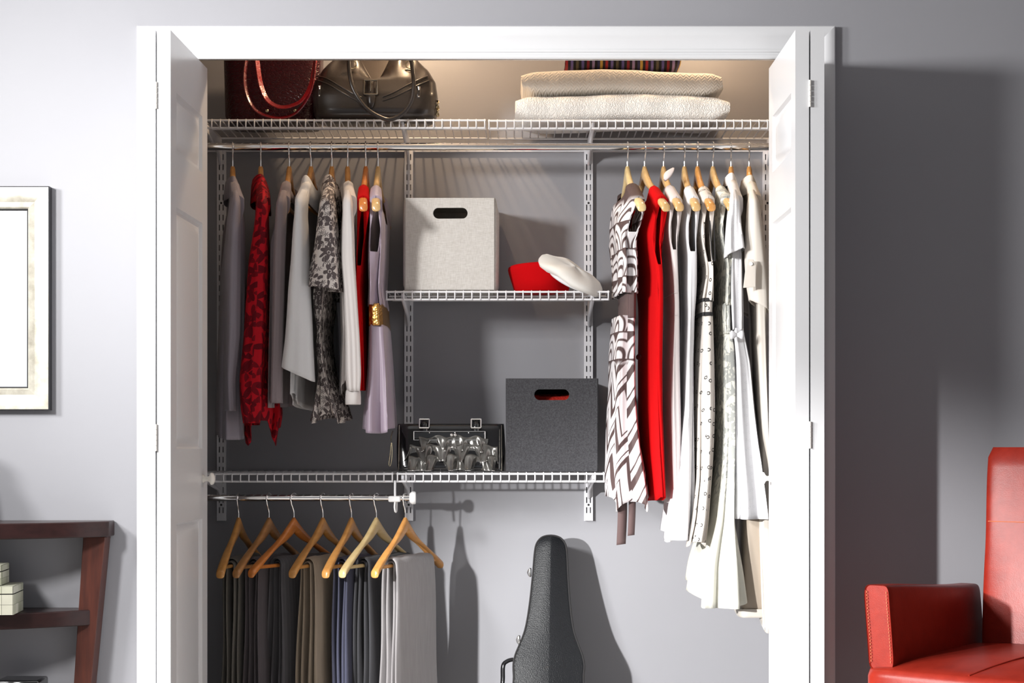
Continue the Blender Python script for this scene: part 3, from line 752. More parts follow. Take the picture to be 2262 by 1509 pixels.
for px_, wd, ps, lb in ((514,'honey',12,'the long grey cardigan'),(576,'honey',9,'the red velvet jacket'),(639,'honey',0,'the mauve-grey cardigan'),(687,'honey',-5,'the white collared shirt'),(733,'honey',0,'the floral blouse'),(768,'honey',6,'the cream top with cuff'),(808,'orange',0,'the plain red sleeveless garment'),(835,'pale',0,'the lavender satin dress')):
    hanger(px_, ps, ZR1, wd, 'wooden hanger on the long rod holding ' + lb, GH1, sc=0.78 if any(w in lb for w in ('cardigan','jacket','shirt','blouse','cuff','eyelet','coat')) else 1.0)

# ---- right row
fr, g = garment('patterned_dress', 1386, 4, 'brown and white geometric print dress with brown waist and ribbon ties', 'dress', GD)
sheet_piece(fr, 'bodice', [(415,1372,1404),(440,1366,1407),(500,1366,1410),(577,1360,1409),(648,1356,1406)], [(400,0.19),(648,0.115)], M['geo'], g, un=0.09, us=0.18, ah=0.10, seed=11, am=(0.0, 0.10), nd=(0.12,0.05), uc=0.03)
tube_piece(fr, 'waistband', [(644,1366,1404),(672,1367,1404),(704,1366,1404)], 0.105, M['brown_cloth'], g, nr=12, am=(0.02,0.02), uc=0.03)
tube_piece(fr, 'skirt', [(698,1352,1402),(720,1350,1402),(780,1345,1402),(860,1345,1403),(920,1342,1407),(1000,1340,1415),(1060,1338,1424),(1120,1340,1430)], [(698,0.105),(1120,0.125)], M['geo'], g, am=(0.04,0.10), nf=6, seed=11, hem=[(-1,1092),(0.2,1100),(0.75,1132),(1,1108)], uc=0.03)
for (a, b_, e) in ((1374, 1128, 1203), (1396, 1112, 1183)):
    bm = B(); p0, p1 = P(a, b_-60, 4.74), P(a-2, e, 4.73)
    ribbon(bm, [p0, p0.lerp(p1, 0.5)+Vector((0.002,-0.004,0)), p1], (1, 0.25, 0.12), 0.027 if a < 1380 else 0.020); obj('ribbon_tie', bm, M['brown_cloth'], g, smooth=80, solid=0.002)
fr, g = garment('red_dress', 1424, 9, 'plain bright red sleeveless dress with a black button', 'dress', GD)
sheet_piece(fr, 'body', [(418,1434,1456),(460,1428,1457),(500,1424,1457),(600,1418,1459),(700,1414,1460),(800,1411,1460),(900,1411,1462),(1000,1414,1466),(1110,1424,1468)], [(400,0.195),(500,0.18),(640,0.13),(1110,0.12)], M['red_plain'], g, un=0.105, us=0.178, ah=0.20, seed=12, am=(0.0, 0.05), nf=5, nd=(0.16,0.05), hem=[(-1,1112),(0.5,1106),(0.85,1098),(1,1098)], uc=0.08)
bm = B(); lathe(bm, [(0.001,0),(0.0085,0.0),(0.0095,0.002),(0.0085,0.0045),(0.005,0.0035),(0.001,0.0035)], 20, Matrix.Translation(P(1412, 789, 4.76)) @ Matrix.Rotation(math.radians(65), 4, Vector((0.5,0,0)).normalized()) @ Matrix.Rotation(math.radians(-30), 4, 'Y')); obj('button', bm, plain('black_button', (0.01,0.01,0.01), 0.2, var=0), g)
bm = B(); tube(bm, spline([P(1455, 603, 4.69), P(1458, 594, 4.685), P(1461, 597, 4.685), P(1458, 602, 4.69)], 5), 0.0008, 6); obj('thread_loop', bm, M['shirt_white'], g)
fr, g = garment('blush_dress', 1466, 4, 'blush beige dress with a twisted bow on its shoulder strap', 'dress', GD)
sheet_piece(fr, 'body', [(405,1468,1490),(440,1466,1492),(480,1464,1495),(560,1464,1498),(640,1463,1498),(700,1464,1499),(800,1460,1500),(900,1459,1502),(1000,1461,1504),(1114,1464,1506)], [(400,0.195),(500,0.18),(640,0.12),(1114,0.11)], M['pink_beige'], g, un=0.10, us=0.178, ah=0.155, seed=13, am=(0.0, 0.06), nf=5, nd=(0.12,0.06), hem=[(-1,1112),(1,1112)], uc=0.055)
bm = B(); q0 = P(1470, 398, 4.76)
loft(bm, [[q0 + Vector((0.004*i*1.0 + 0.0085*k_*math.cos(a)*0.9, 0.010*k_*math.sin(a), 0.006*i + 0.004*k_*math.cos(2*a))) for a in np.linspace(0, 2*math.pi, 18, endpoint=False)] for i, k_ in enumerate((0.7, 1.3, 1.6, 1.55, 1.25, 0.8, 0.25))], True, True, True); obj('shoulder_bow', bm, M['pink_beige'], g, smooth=80)
for pa, l_, r_ in ((649,1462.5,1498.5), (698,1463.5,1499.5)):
    tube_piece(fr, 'seam', [(pa-0.8,l_,r_),(pa,l_-0.4,r_+0.4),(pa+0.8,l_,r_)], 0.12, M['pink_beige'], g, nr=3, am=(0.0,0.0), uc=0.055)
fr, g = garment('white_dress', 1512, 0, 'plain white sleeveless dress behind the blush dress', 'dress', GD)
sheet_piece(fr, 'body', [(405,1512,1530),(450,1510,1533),(480,1508,1535),(560,1508,1541),(640,1504,1538),(700,1505,1533),(800,1502,1530),(900,1500,1530),(1000,1490,1530),(1100,1472,1530),(1190,1460,1530)], [(400,0.195),(500,0.18),(640,0.12),(1190,0.13)], M['white_dress'], g, un=0.105, us=0.178, ah=0.16, seed=14, am=(0.0, 0.10), nf=7, nd=(0.12,0.06), hem=[(-1,1168),(0,1178),(0.7,1198),(1,1192)], uc=0.055)
fr, g = garment('dotted_dress', 1541, 1, 'beige dress with small ring dots and two black waist bands', 'dress', GD)
sheet_piece(fr, 'bodice', [(425,1545,1564),(460,1543,1567),(500,1541,1570),(600,1542,1576),(666,1534,1573)], [(400,0.195),(500,0.18),(640,0.12),(666,0.11)], M['dots'], g, un=0.11, us=0.178, ah=0.19, seed=15, am=(0.0, 0.08), nd=(0.14,0.07), uc=0.055)
tube_piece(fr, 'waistband', [(661,1533,1573),(680,1533,1573),(698,1533,1573)], 0.112, M['dots'], g, nr=10, am=(0.03,0.03), nf=12, uc=0.055)
for pa in (664, 695):
    tube_piece(fr, 'black_band', [(pa-4,1532,1574),(pa,1531.5,1574.5),(pa+4,1532,1574)], 0.115, M['black_trim'], g, nr=4, am=(0.02,0.02), nf=12, uc=0.055)
tube_piece(fr, 'skirt', [(696,1534,1573),(720,1533,1574),(800,1527,1576),(900,1522,1576),(1000,1521,1573),(1060,1521,1570),(1150,1510,1562),(1205,1496,1552)], [(696,0.11),(1205,0.14)], M['dots'], g, am=(0.03,0.13), nf=8, seed=15, pw=1.6, hem=[(-1,1160),(0,1188),(0.7,1208),(1,1195)], uc=0.055)
# black piping round the near armhole
cA, TA, *_ = fr.solve([(425,1545,1564),(500,1541,1570),(600,1542,1576)], 0.165)
for sg_ in (1, -1):
    bm = B(); pth = []
    for i in range(16):
        q = i/15; uu = 0.17 + 0.016*q; zz = arm_top(0.17) + 0.005 - 0.19*math.sqrt(max(0, 1-(1-q)**2)); pth.append((uu-0.001, cA(zz) + sg_*max(0.004, TA(zz))*math.sqrt(max(0.0, 1-(min(1,uu/0.187))**2))*1.6*min(1,(arm_top(0.17)+0.006-zz)/0.03), zz))
    tube(bm, pth, 0.0019, 6); obj('armhole_piping', bm, M['black_trim'], g, world=False)
fr, g = garment('lace_dress', 1575, 4, 'ivory floral lace dress with flared hem, longest of the pale dresses', 'dress', GD)
sheet_piece(fr, 'bodice', [(412,1584,1606),(450,1581,1608),(500,1580,1610),(580,1584,1612),(676,1575,1612)], [(400,0.195),(500,0.18),(640,0.12),(676,0.11)], M['lace'], g, un=0.105, us=0.178, ah=0.16, seed=16, am=(0.0, 0.06), nd=(0.14,0.07), uc=0.055)
tube_piece(fr, 'ruched_waist', [(671,1572,1611),(705,1572,1613),(738,1573,1613)], 0.11, M['lace'], g, nr=30, am=(0.04,0.04), nf=11, tw=2.5, uc=0.055)
tube_piece(fr, 'skirt', [(734,1575,1613),(760,1574,1621),(850,1573,1624),(950,1572,1623),(1050,1566,1622),(1150,1554,1622),(1250,1526,1632),(1338,1516,1638)], [(734,0.105),(1000,0.12),(1338,0.16)], M['lace'], g, am=(0.015,0.14), nf=7, seed=26, pw=2.4, hem=[(-1,1290),(0.1,1318),(0.7,1340),(1,1342)], uc=0.055)
fr, g = garment('eyelet_dress', 1615, -5, 'white eyelet shirt dress with flutter sleeve and bow at the waist', 'dress', GD)
sheet_piece(fr, 'bodice', [(392,1613,1632),(450,1610,1634),(560,1606,1640),(640,1607,1640),(730,1611,1641)], [(400,0.175),(500,0.17),(730,0.11)], M['eyelet'], g, un=0.07, us=0.17, seed=17, am=(0.0, 0.07), uc=0.055)
sleeve_piece(fr, [(415,1612,1632),(500,1605,1638),(555,1602,1648)], M['eyelet'], g, seed=17, wd=0.06, tilt=0.012, am=(0.03,0.13), nf=5)
collar(fr, M['eyelet'], g, 0.06, 0.018, 0.03, 0.03)
tube_piece(fr, 'skirt', [(726,1612,1641),(800,1617,1656),(900,1618,1666),(1000,1619,1679),(1100,1619,1690),(1146,1617,1695)], [(726,0.11),(1146,0.15)], M['eyelet'], g, am=(0.03,0.11), nf=7, seed=18, hem=[(-1,1135),(0.3,1146),(1,1146)], uc=0.055)
bm = B(); q0 = P(1628, 740, 4.67)
for sx in (-1, 1):
    loft(bm, [[q0 + Vector((sx*0.0042*i, 0.004*math.cos(a)*k_, 0.0085*k_*math.sin(a))) for a in np.linspace(0, 2*math.pi, 14, endpoint=False)] for i, k_ in enumerate((0.55, 0.8, 1.2, 1.5, 1.55, 0.6))], True, True, True)
obj('bow', bm, M['eyelet'], g, smooth=80)
fr, g = garment('cream_coat_dress', 1655, -4, 'long cream coat dress with buttoned sleeve tab against the right door', 'dress', GD)
sheet_piece(fr, 'body', [(398,1650,1674),(430,1648,1677),(500,1646,1684),(600,1650,1692),(700,1655,1692),(800,1658,1694),(1000,1664,1699),(1150,1660,1704),(1395,1668,1716)], 0.17, M['cream_coat'], g, us=0.165, seed=19, am=(0.0, 0.05), nf=5, hem=[(-1,1360),(0.6,1372),(1,1396)])
sleeve_piece(fr, [(420,1652,1673),(500,1647,1685),(570,1645,1695),(640,1650,1704),(676,1656,1704)], M['cream_coat'], g, seed=19, wd=0.055, tilt=-0.018, am=(0.02,0.06))
collar(fr, M['cream_coat'], g, 0.07, 0.024, 0.03, 0.05)
bm = B(); tp = [P(1652,573,4.605), P(1664,573,4.603), P(1670,585,4.603), P(1669,634,4.603), P(1642,636,4.607), P(1646,600,4.606)]
prism(bm, tp, (0, 0.003, 0)); tb = obj('sleeve_tab', bm, M['cream_coat'], g, smooth=None, bevel=0.001)
bm = B(); lathe(bm, [(0.001,0),(0.005,0.0),(0.0055,0.0012),(0.0045,0.0025),(0.001,0.0018)], 16, Matrix.Translation(P(1659,583,4.602)) @ Matrix.Rotation(math.pi/2, 4, 'X')); obj('button', bm, M['plastic_white'], tb)
tube_piece(fr, 'lining', [(1120,1632,1690),(1200,1628,1694),(1300,1624,1698),(1350,1622,1700)], 0.15, M['taupe'], g, nr=16, am=(0.02,0.03), nf=3, seed=4)
tube_piece(fr, 'hem_band', [(1343,1621,1700),(1362,1620,1701)], 0.155, M['cream_coat'], g, nr=4, am=(0.03,0.03), nf=3, seed=4)
for px_, wd, ps, lb in ((1386,'cream',4,'the brown and white patterned dress'),(1424,'pale',9,'the bright red dress'),(1466,'pale',4,'the blush dress with shoulder bow'),(1512,'pale',0,'the plain white sleeveless dress'),(1541,'honey',1,'the beige ring-dot dress'),(1575,'pale',4,'the ivory lace dress'),(1615,'honey',-5,'the white eyelet dress'),(1655,'honey',-4,'the cream coat dress by the door')):
    hanger(px_, ps, ZR1, wd, 'wooden hanger on the long rod holding ' + lb, GH1, sc=0.78 if any(w in lb for w in ('cardigan','jacket','shirt','blouse','cuff','eyelet','coat')) else 1.0)

# ------------------------------------------------------------------ trousers on the lower rod
def stripe_fabric(name, col, line, sc, amt):
    t = NT(name); c = t.co(); x, y, z = t.sep(c)
    s_ = t.m_('FRACT', t.m_('MULTIPLY', x, sc)); k = t.m_('MULTIPLY', t.ramp(s_, 0.85, 0.92), amt)
    n = t.noise(c, 500, 2); t.bump(n, 0.3, 0.001)
    base = t.mix(t.noise(t.map(c, (200,200,12)), 1.0, 3), tuple(v*0.8 for v in col), tuple(v*1.2 for v in col))
    return t.fin(t.mix(k, base, line), 0.9, **{'Sheen Weight': 0.1})
TR = [
 (527, -8, 'honey', stripe_fabric('olive_tweed', (0.115,0.105,0.09), (0.22,0.20,0.17), 260, 0.5), 0.013, 0.026, 0.11, -0.13, 'olive brown tweed trousers nearest the left folded door'),
 (594, -21, 'brown', stripe_fabric('plum_wool', (0.085,0.072,0.078), (0.14,0.12,0.13), 200, 0.4), 0.013, 0.024, 0.12, -0.10, 'dark plum-grey trousers second from the left folded door'),
 (649, -31, 'orange', stripe_fabric('charcoal_pinstripe', (0.075,0.072,0.078), (0.16,0.155,0.17), 70, 0.5), 0.014, 0.034, 0.10, -0.15, 'charcoal pinstripe trousers beside the khaki trousers'),
 (713, -21, 'honey', stripe_fabric('khaki_twill', (0.34,0.275,0.205), (0.38,0.31,0.24), 300, 0.3), 0.014, 0.036, 0.12, -0.10, 'khaki beige trousers on the middle hanger'),
 (776, -18, 'honey', stripe_fabric('navy_denim', (0.055,0.058,0.095), (0.10,0.105,0.15), 400, 0.4), 0.012, 0.022, 0.10, -0.10, 'navy blue trousers with a pressed seam'),
 (831, -26, 'cream', stripe_fabric('black_wool', (0.040,0.040,0.045), (0.06,0.06,0.07), 200, 0.3), 0.013, 0.036, 0.10, -0.16, 'black trousers between the navy and the light grey trousers'),
 (895, -24, 'honey', stripe_fabric('light_grey_flannel', (0.36,0.345,0.35), (0.44,0.42,0.43), 500, 0.3), 0.013, 0.030, 0.115, -0.13, 'light grey flannel trousers at the free end of the short rod'),
]
WN = ['tweed', 'plum-grey', 'charcoal pinstripe', 'khaki', 'navy', 'black', 'light grey']
for i, (px_, ps, wd, mt, ti, tb_, ua, ub, lb) in enumerate(TR):
    hanger(px_, ps, ZR2, wd, 'wooden hanger on the short lower rod holding the %s trousers' % WN[i], 'wooden trouser hangers on the short rod')
    fr = Frame(px_, ps, ZR2)
    g = thing('trousers', (fr.x0, fr.y0, fr.z0), lb, 'trousers', 'trousers folded over hanger bars', rz=fr.psi - math.pi/2)
    rnd = random.Random(40+i); zb = CZ - 0.80 - ZR2 + rnd.uniform(-0.03, 0.03)
    for ly in range(2):
        r = 0.0105 + ly*0.0105
        bot = tb_*(0.35 + 0.65*ly); path = []
        nn = 16; off = rnd.uniform(-0.006, 0.006)
        for k in range(nn): v = 1 - k/nn; path.append((-(r + (bot-r)*v**0.8) - 0.002*math.sin(7*v+i+ly), BAR_Z + (zb-BAR_Z)*v))
        for k in range(9): a = math.pi - math.pi*k/8; path.append((r*math.cos(a), BAR_Z + 0.002 + r*math.sin(a)))
        for k in range(1, nn+1): v = k/nn; path.append(((r + (bot*0.9-r)*v**0.8) + 0.002*math.sin(6*v+2*i+ly), BAR_Z + (zb+0.04*(1-ly)-BAR_Z)*v))
        rings = []; n = 34; m = len(path)
        for j in range(m):
            t_, z_ = path[j]
            t0, z0_ = path[max(0, j-1)]; t1, z1_ = path[min(m-1, j+1)]
            dv = Vector((0, t1-t0, z1_-z0_)).normalized(); nv = Vector((0, -dv.z, dv.y))
            v = abs(z_-BAR_Z)/abs(zb-BAR_Z); ring = []
            uc, hw = (ua+ub)/2 + off, (ua-ub)/2*(1 + 0.10*v) - 0.004*(1-ly)
            for k in range(n):
                a = 2*math.pi*k/n; ca, sa = math.cos(a), math.sin(a)
                th = (0.0042 + 0.0035*v)*(1 + 0.3*math.sin(9*ca + 3*v + i))
                ring.append(Vector((uc + hw*math.copysign(abs(ca)**0.7, ca), 0.010 + t_, z_)) + nv*(th*math.copysign(abs(sa)**0.6, sa) + 0.0022*v*math.sin(5*ca + i + 2*v)))
            rings.append(ring)
        bm = B(); loft(bm, rings, True, True, True)
        obj('leg', bm, mt, g, world=False, smooth=70)
# ------------------------------------------------------------------ things on the shelves
def superring(cx, cy, z, hw, hd, n=40, e=0.5, fn=None):
    out = []
    for k in range(n):
        a = 2*math.pi*k/n; ca, sa = math.cos(a), math.sin(a)
        p = Vector((cx + hw*math.copysign(abs(ca)**e, ca), cy + hd*math.copysign(abs(sa)**e, sa), z))
        if fn: p = fn(p, a)
        out.append(p)
    return out
def leather(name, col, rough, bs=260, bump=0.25, kind='grain', coat=0.0, spec=0.5, bd=0.0008, var=0.1):
    t = NT(name); c = t.co()
    if kind == 'croc':
        nd = t.t.nodes.new('ShaderNodeTexVoronoi'); nd.feature = 'DISTANCE_TO_EDGE'
        t.set(nd.inputs['Vector'], t.map(c, (0.75, 1, 1.5))); t.set(nd.inputs['Scale'], bs)
        h = t.ramp(nd.outputs['Distance'], 0.0, 0.14)
    else: h = t.noise(c, bs, 3)
    t.bump(h, bump, bd)
    n = t.noise(c, 14, 4)
    return t.fin(t.mix(n, tuple(x*(1-var) for x in col), tuple(min(1, x*(1+var)) for x in col)), rough, 0.0, **{'Coat Weight': coat, 'Coat Roughness': 0.12, 'Specular IOR Level': spec})
M['croc'] = leather('burgundy_croc', (0.030, 0.001, 0.004), 0.25, 90, 0.5, 'croc', 0.1, spec=0.3, bd=0.0015)
M['croc_strap'] = leather('red_croc_strap', (0.36, 0.010, 0.012), 0.22, 130, 0.5, 'croc', 0.4, bd=0.001)
M['croc_dark'] = leather('dark_red_strap', (0.17, 0.004, 0.008), 0.25, 130, 0.4, 'croc', 0.2, bd=0.001)
M['brown_leather'] = leather('dark_brown_leather', (0.024, 0.018, 0.015), 0.30, 300, 0.15, coat=0.2)
M['gun_leather'] = leather('gunmetal_leather', (0.15, 0.145, 0.135), 0.26, 200, 0.1, coat=0.4)
M['gun_leather'].node_tree.nodes['Principled BSDF'].inputs['Metallic'].default_value = 0.7
M['patent'] = leather('black_patent', (0.008, 0.008, 0.009), 0.12, 100, 0.03, coat=0.6)
M['gun'] = plain('gunmetal', (0.22, 0.20, 0.17), 0.25, 1.0, var=0.1, nscale=60)
M['brass'] = plain('antique_brass', (0.50, 0.43, 0.28), 0.25, 1.0, var=0.1, nscale=60)

SH = ZTOP + 0.0065     # top of the deck wires
# --- burgundy crocodile tote
t = thing('tote_bag', (X(600, 4.95), 4.96, SH), 'burgundy crocodile tote with bright red hanging straps on the top shelf', 'bag', 'handbags on the top shelf')
bm = B(); rings = []
x0 = X(597, 4.90)
for v in np.linspace(0, 1, 14):
    hw = 0.140 + 0.010*v; hd = 0.085 - 0.045*v
    rings.append(superring(x0 - 0.002*v, 4.985, SH + 0.002 + 0.27*v, hw*(0.94 if v == 0 else 1), hd, 44, 0.32))
loft(bm, rings, True, True, False); obj('body', bm, M['croc'], t, smooth=50, solid=0.003)
for m_, pts, w_ in ((M['croc_dark'], [(547,120),(541,165),(545,205),(562,240),(590,256),(625,260),(655,248),(680,215),(692,175),(697,120)], 0.009), (M['croc_strap'], [(566,110),(570,150),(577,190),(592,222),(618,236),(645,233),(668,220),(685,190),(694,150),(698,110)], 0.013)):
    bm = B(); D_ = 4.865 if w_ < 0.0125 else 4.872
    path = spline([P(a, b_, D_ - 0.012*math.sin(math.pi*i/9)) for i, (a, b_) in enumerate(pts)], 6)
    rings = []
    for p, tt, a, b_ in frame_along(path):
        sd = Vector((0, 1, 0)); nn = tt.cross(sd).normalized(); wv = (sd*0.75 + nn*0.66).normalized(); th = wv.cross(tt).normalized()
        rings.append([p + wv*w_*0.62 + th*0.0016, p - wv*w_*0.62 + th*0.0016, p - wv*w_*0.62 - th*0.0016, p + wv*w_*0.62 - th*0.0016])
    loft(bm, rings, True, True, True); obj('strap', bm, m_, t, smooth=40)
for a in (590, 652):
    bm = B(); lathe(bm, [(0.001,0),(0.005,0),(0.005,0.002),(0.003,0.004),(0.001,0.0045)], 14, Matrix.Translation(P(a, 245, 4.898)) @ Matrix.Rotation(math.pi/2, 4, 'X')); obj('stud', bm, M['brass'], t)
# --- dark brown leather satchel
BX, BY = X(824, 4.83), 4.925
t = thing('handbag', (BX, BY, SH), 'dark brown leather handbag with buckle and looped handles on the top shelf', 'bag', 'handbags on the top shelf')
def bagdef(v):
    prof_ = [(0.0,0.176,0.088),(0.10,0.184,0.094),(0.35,0.188,0.090),(0.55,0.182,0.074),(0.72,0.160,0.052),(0.86,0.130,0.034),(1.0,0.112,0.020)]
    vs_ = [p[0] for p in prof_]; return float(np.interp(v, vs_, [p[1] for p in prof_])), float(np.interp(v, vs_, [p[2] for p in prof_]))
def bagfn(v):
    def fn(p, a):
        q = (p.x-BX)/0.19
        sag = 0.105*ss(0.5, 1.0, v)*math.exp(-(q/0.20)**2)
        fold = 0.006*math.sin(11*q + 5*v)*ss(0.3, 0.9, v) + 0.004*math.sin(23*q - 9*v)*ss(0.4, 1, v)
        return Vector((p.x, p.y + (fold if p.y > BY else -fold), p.z - sag))
    return fn
bm = B(); loft(bm, [superring(BX, BY, SH+0.001+0.215*v, *(bagdef(v) if v > 0 else (0.165, 0.08)), 72, 0.55, bagfn(v)) for v in np.linspace(0, 1, 30)], True, True, True)
obj('body', bm, M['brown_leather'], t, smooth=60)
def bag_front(px, py):      # depth of the bag's front face under a pixel
    z = Z(py, 4.85); v = max(0, min(1, (z-SH)/0.215)); hw, hd = bagdef(v); q = min(0.98, abs((X(px, 4.85)-BX)/hw))
    return BY - hd*(1-q**(2/0.55))**(0.55/2)
def onbag(px, py, o=0.004): D_ = bag_front(px, py) - o; return P(px, py, D_)
for pts in ([(700,168),(722,174),(750,190),(780,207),(800,216)], [(702,178),(724,186),(752,202),(782,219),(800,226)], [(945,168),(925,176),(900,188),(870,204),(845,214)], [(948,178),(926,187),(900,200),(870,214),(845,222)]):
    bm = B(); tube(bm, spline([onbag(a, b_, 0.002) for a, b_ in pts], 5), 0.0022, 8); obj('pocket_piping', bm, M['brown_leather'], t, smooth=80)
for a, b_ in ((706,190),(925,192)):
    bm = B(); c_ = onbag(a, b_, 0.007); tube(bm, [c_, c_ + Vector((0.001,-0.001,-0.010))], [0.005, 0.003], 10); zp = obj('zip_slider', bm, M['nickel'], t)
    bm = B(); box(bm, c_.x-0.005, c_.x+0.005, c_.y-0.002, c_.y+0.002, c_.z-0.034, c_.z-0.008); obj('zip_tab', bm, M['brown_leather'], zp, bevel=0.002)
    bm = B(); lathe(bm, [(0.001,0),(0.003,0),(0.002,0.002),(0.001,0.0022)], 12, Matrix.Translation(c_ + Vector((0,-0.002,-0.029))) @ Matrix.Rotation(math.pi/2, 4, 'X')); obj('rivet', bm, M['nickel'], zp)
bm = B(); sp = [onbag(819, y_, 0.006) for y_ in (180, 190, 200, 214, 228, 238)]
ribbon(bm, sp, (1,0,0), [0.030, 0.028, 0.026, 0.026, 0.022, 0.010]); st = obj('buckle_strap', bm, M['brown_leather'], t, smooth=60, solid=0.004)
c_ = onbag(819, 193, 0.012)
bm = B(); fr_ = [c_ + Vector((sx*0.020, 0, sz*0.021)) for sx, sz in ((-1,-1),(1,-1),(1,1),(-1,1))]
for k in range(4): tube(bm, [fr_[k], fr_[(k+1)%4]], 0.0032, 8)
tube(bm, [c_ + Vector((0,-0.002,0.021)), c_ + Vector((0,-0.002,-0.012))], 0.002, 8)
obj('buckle', bm, M['gun'], st)
for (pts, D0) in (([(770,120),(772,160),(782,200),(808,238),(838,258),(862,264),(888,252),(908,225),(914,190),(911,150),(905,118)], 0.0), ([(748,150),(755,120),(775,100),(810,92),(850,92),(885,100),(908,122),(920,150)], 0.14)):
    bm = B(); path = spline([P(a, b_, (min(4.80, bag_front(a, min(b_, 225)) - 0.016) if D0 == 0 else 4.93)) for i, (a, b_) in enumerate(pts)], 6)
    tube(bm, path, 0.0062, 12); obj('handle', bm, M['brown_leather'], t, smooth=80)
for a, b_ in ((778,142),(905,142)):
    bm = B(); c_ = onbag(a, b_, 0.012); tube(bm, [c_ + Vector((0.012*math.cos(q), -0.003*math.sin(q), 0.012*math.sin(q))) for q in np.linspace(0, 2*math.pi, 21)], 0.0022, 8, False); obj('handle_ring', bm, M['brass'], t)
bm = B(); c_ = P(967, 232, 4.90)
for k in range(2): tube(bm, [c_ + Vector((0.003*math.sin(q*2), -0.010*math.cos(q), 0.012*math.sin(q) - 0.022*k)) for q in np.linspace(0, 2*math.pi, 21)], 0.0024, 8, False)
obj('side_rings', bm, M['brass'], t)
# --- folded blankets
def quilt(name, col, kind):
    tt = NT(name); c = tt.co(); x, y, z = tt.sep(c)
    if kind == 'zig':
        tri = tt.m_('ABSOLUTE', tt.m_('SUBTRACT', tt.m_('FRACT', tt.m_('MULTIPLY', x, 55)), 0.5))
        h = tt.m_('SINE', tt.m_('MULTIPLY', tt.m_('ADD', tt.m_('MULTIPLY', z, 170.0), tt.m_('MULTIPLY', tri, 3.0)), 4.0))
    else:
        h = tt.n('ShaderNodeTexWave', {'Vector': c, 'Scale': 38.0, 'Distortion': 16.0, 'Detail': 1.0, 'Detail Scale': 2.0})
    tt.bump(h, 0.55, 0.0025 if kind != 'zig' else 0.0012)
    return tt.fin(tt.mix(tt.noise(c, 8), tuple(v*0.97 for v in col), col), 0.9, **{'Sheen Weight': 0.2})
def blanket(label, pxl, pxr, y0, y1, z0, h, mt, seed, layers, dz=0.0):
    rnd = random.Random(seed); xa, xb = X(pxl, y0), X(pxr, y0); xc, hw = (xa+xb)/2, (xb-xa)/2
    t = thing('folded_blanket', (xc, (y0+y1)/2, z0), label, 'blanket', 'folded blankets on the top shelf')
    for L in range(layers):
        n = 22; rings = []
        za = z0 + h*L/layers; hh = h/layers
        prof_ = [(math.cos(a), math.sin(a)) for a in np.linspace(0, 2*math.pi, n, endpoint=False)]
        for i in range(41):
            q = -1 + 2*i/40; end = (1 - abs(q)**14)**0.5 if abs(q) < 1 else 0.15
            yc = (y0+y1)/2; hd = (y1-y0)/2*(0.97 + 0.03*end)
            sgz = dz*q + 0.004*math.sin(4*q+seed) * (L+1)/layers
            ring = []
            for ca, sa in prof_:
                ring.append(Vector((xc + q*hw*(1-0.004*L) + (0.003*math.sin(30*(za+hh*sa)) if abs(q) > 0.9 else 0), yc + hd*math.copysign(abs(ca)**0.30, ca) + 0.002*math.sin(17*q+seed+3*L), za + hh/2 + sgz + hh/2*0.995*max(end, 0.55)*math.copysign(abs(sa)**0.55, sa))))
            rings.append(ring)
        bm = B(); loft(bm, rings, True, True, True); obj('fold', bm, mt, t, smooth=60)
    return t
blanket('white matelasse blanket lying directly on the top wire shelf', 1139, 1611, 4.858, 5.11, SH+0.001, 0.078, quilt('white_matelasse', (0.80, 0.78, 0.74), 'm'), 1, 1)
blanket('cream zigzag blanket lying on top of the white one', 1153, 1597, 4.868, 5.10, SH+0.082, 0.072, quilt('cream_zigzag', (0.80, 0.74, 0.66), 'zig'), 2, 1, -0.003)
tt = NT('stripe_weave'); x, y, z = tt.sep(tt.co())
nd = tt.t.nodes.new('ShaderNodeValToRGB'); nd.color_ramp.interpolation = 'CONSTANT'
cols = [(0.01,0.01,0.015),(0.09,0.075,0.24),(0.01,0.01,0.012),(0.20,0.015,0.02),(0.012,0.012,0.02),(0.26,0.19,0.34),(0.012,0.01,0.012),(0.03,0.03,0.09),(0.48,0.30,0.06),(0.02,0.015,0.02),(0.30,0.02,0.025),(0.015,0.012,0.03),(0.14,0.11,0.30),(0.01,0.01,0.01),(0.10,0.08,0.05)]
el = nd.color_ramp.elements
while len(el) < len(cols): el.new(0.5)
for k, c_ in enumerate(cols): el[k].position = k/len(cols); el[k].color = c_ + (1,)
tt.set(nd.inputs[0], tt.m_('FRACT', tt.m_('MULTIPLY_ADD', x, 8.3, 0.13)))
tt.bump(tt.m_('SINE', tt.m_('MULTIPLY', x, 1800.0)), 0.3, 0.001)
b1 = blanket('dark multicolour striped textile lying on the cream blanket', 1250, 1507, 4.90, 5.08, SH+0.158, 0.075, tt.fin(nd.outputs[0], 0.9), 3, 1)
b1.name = 'striped_textile'
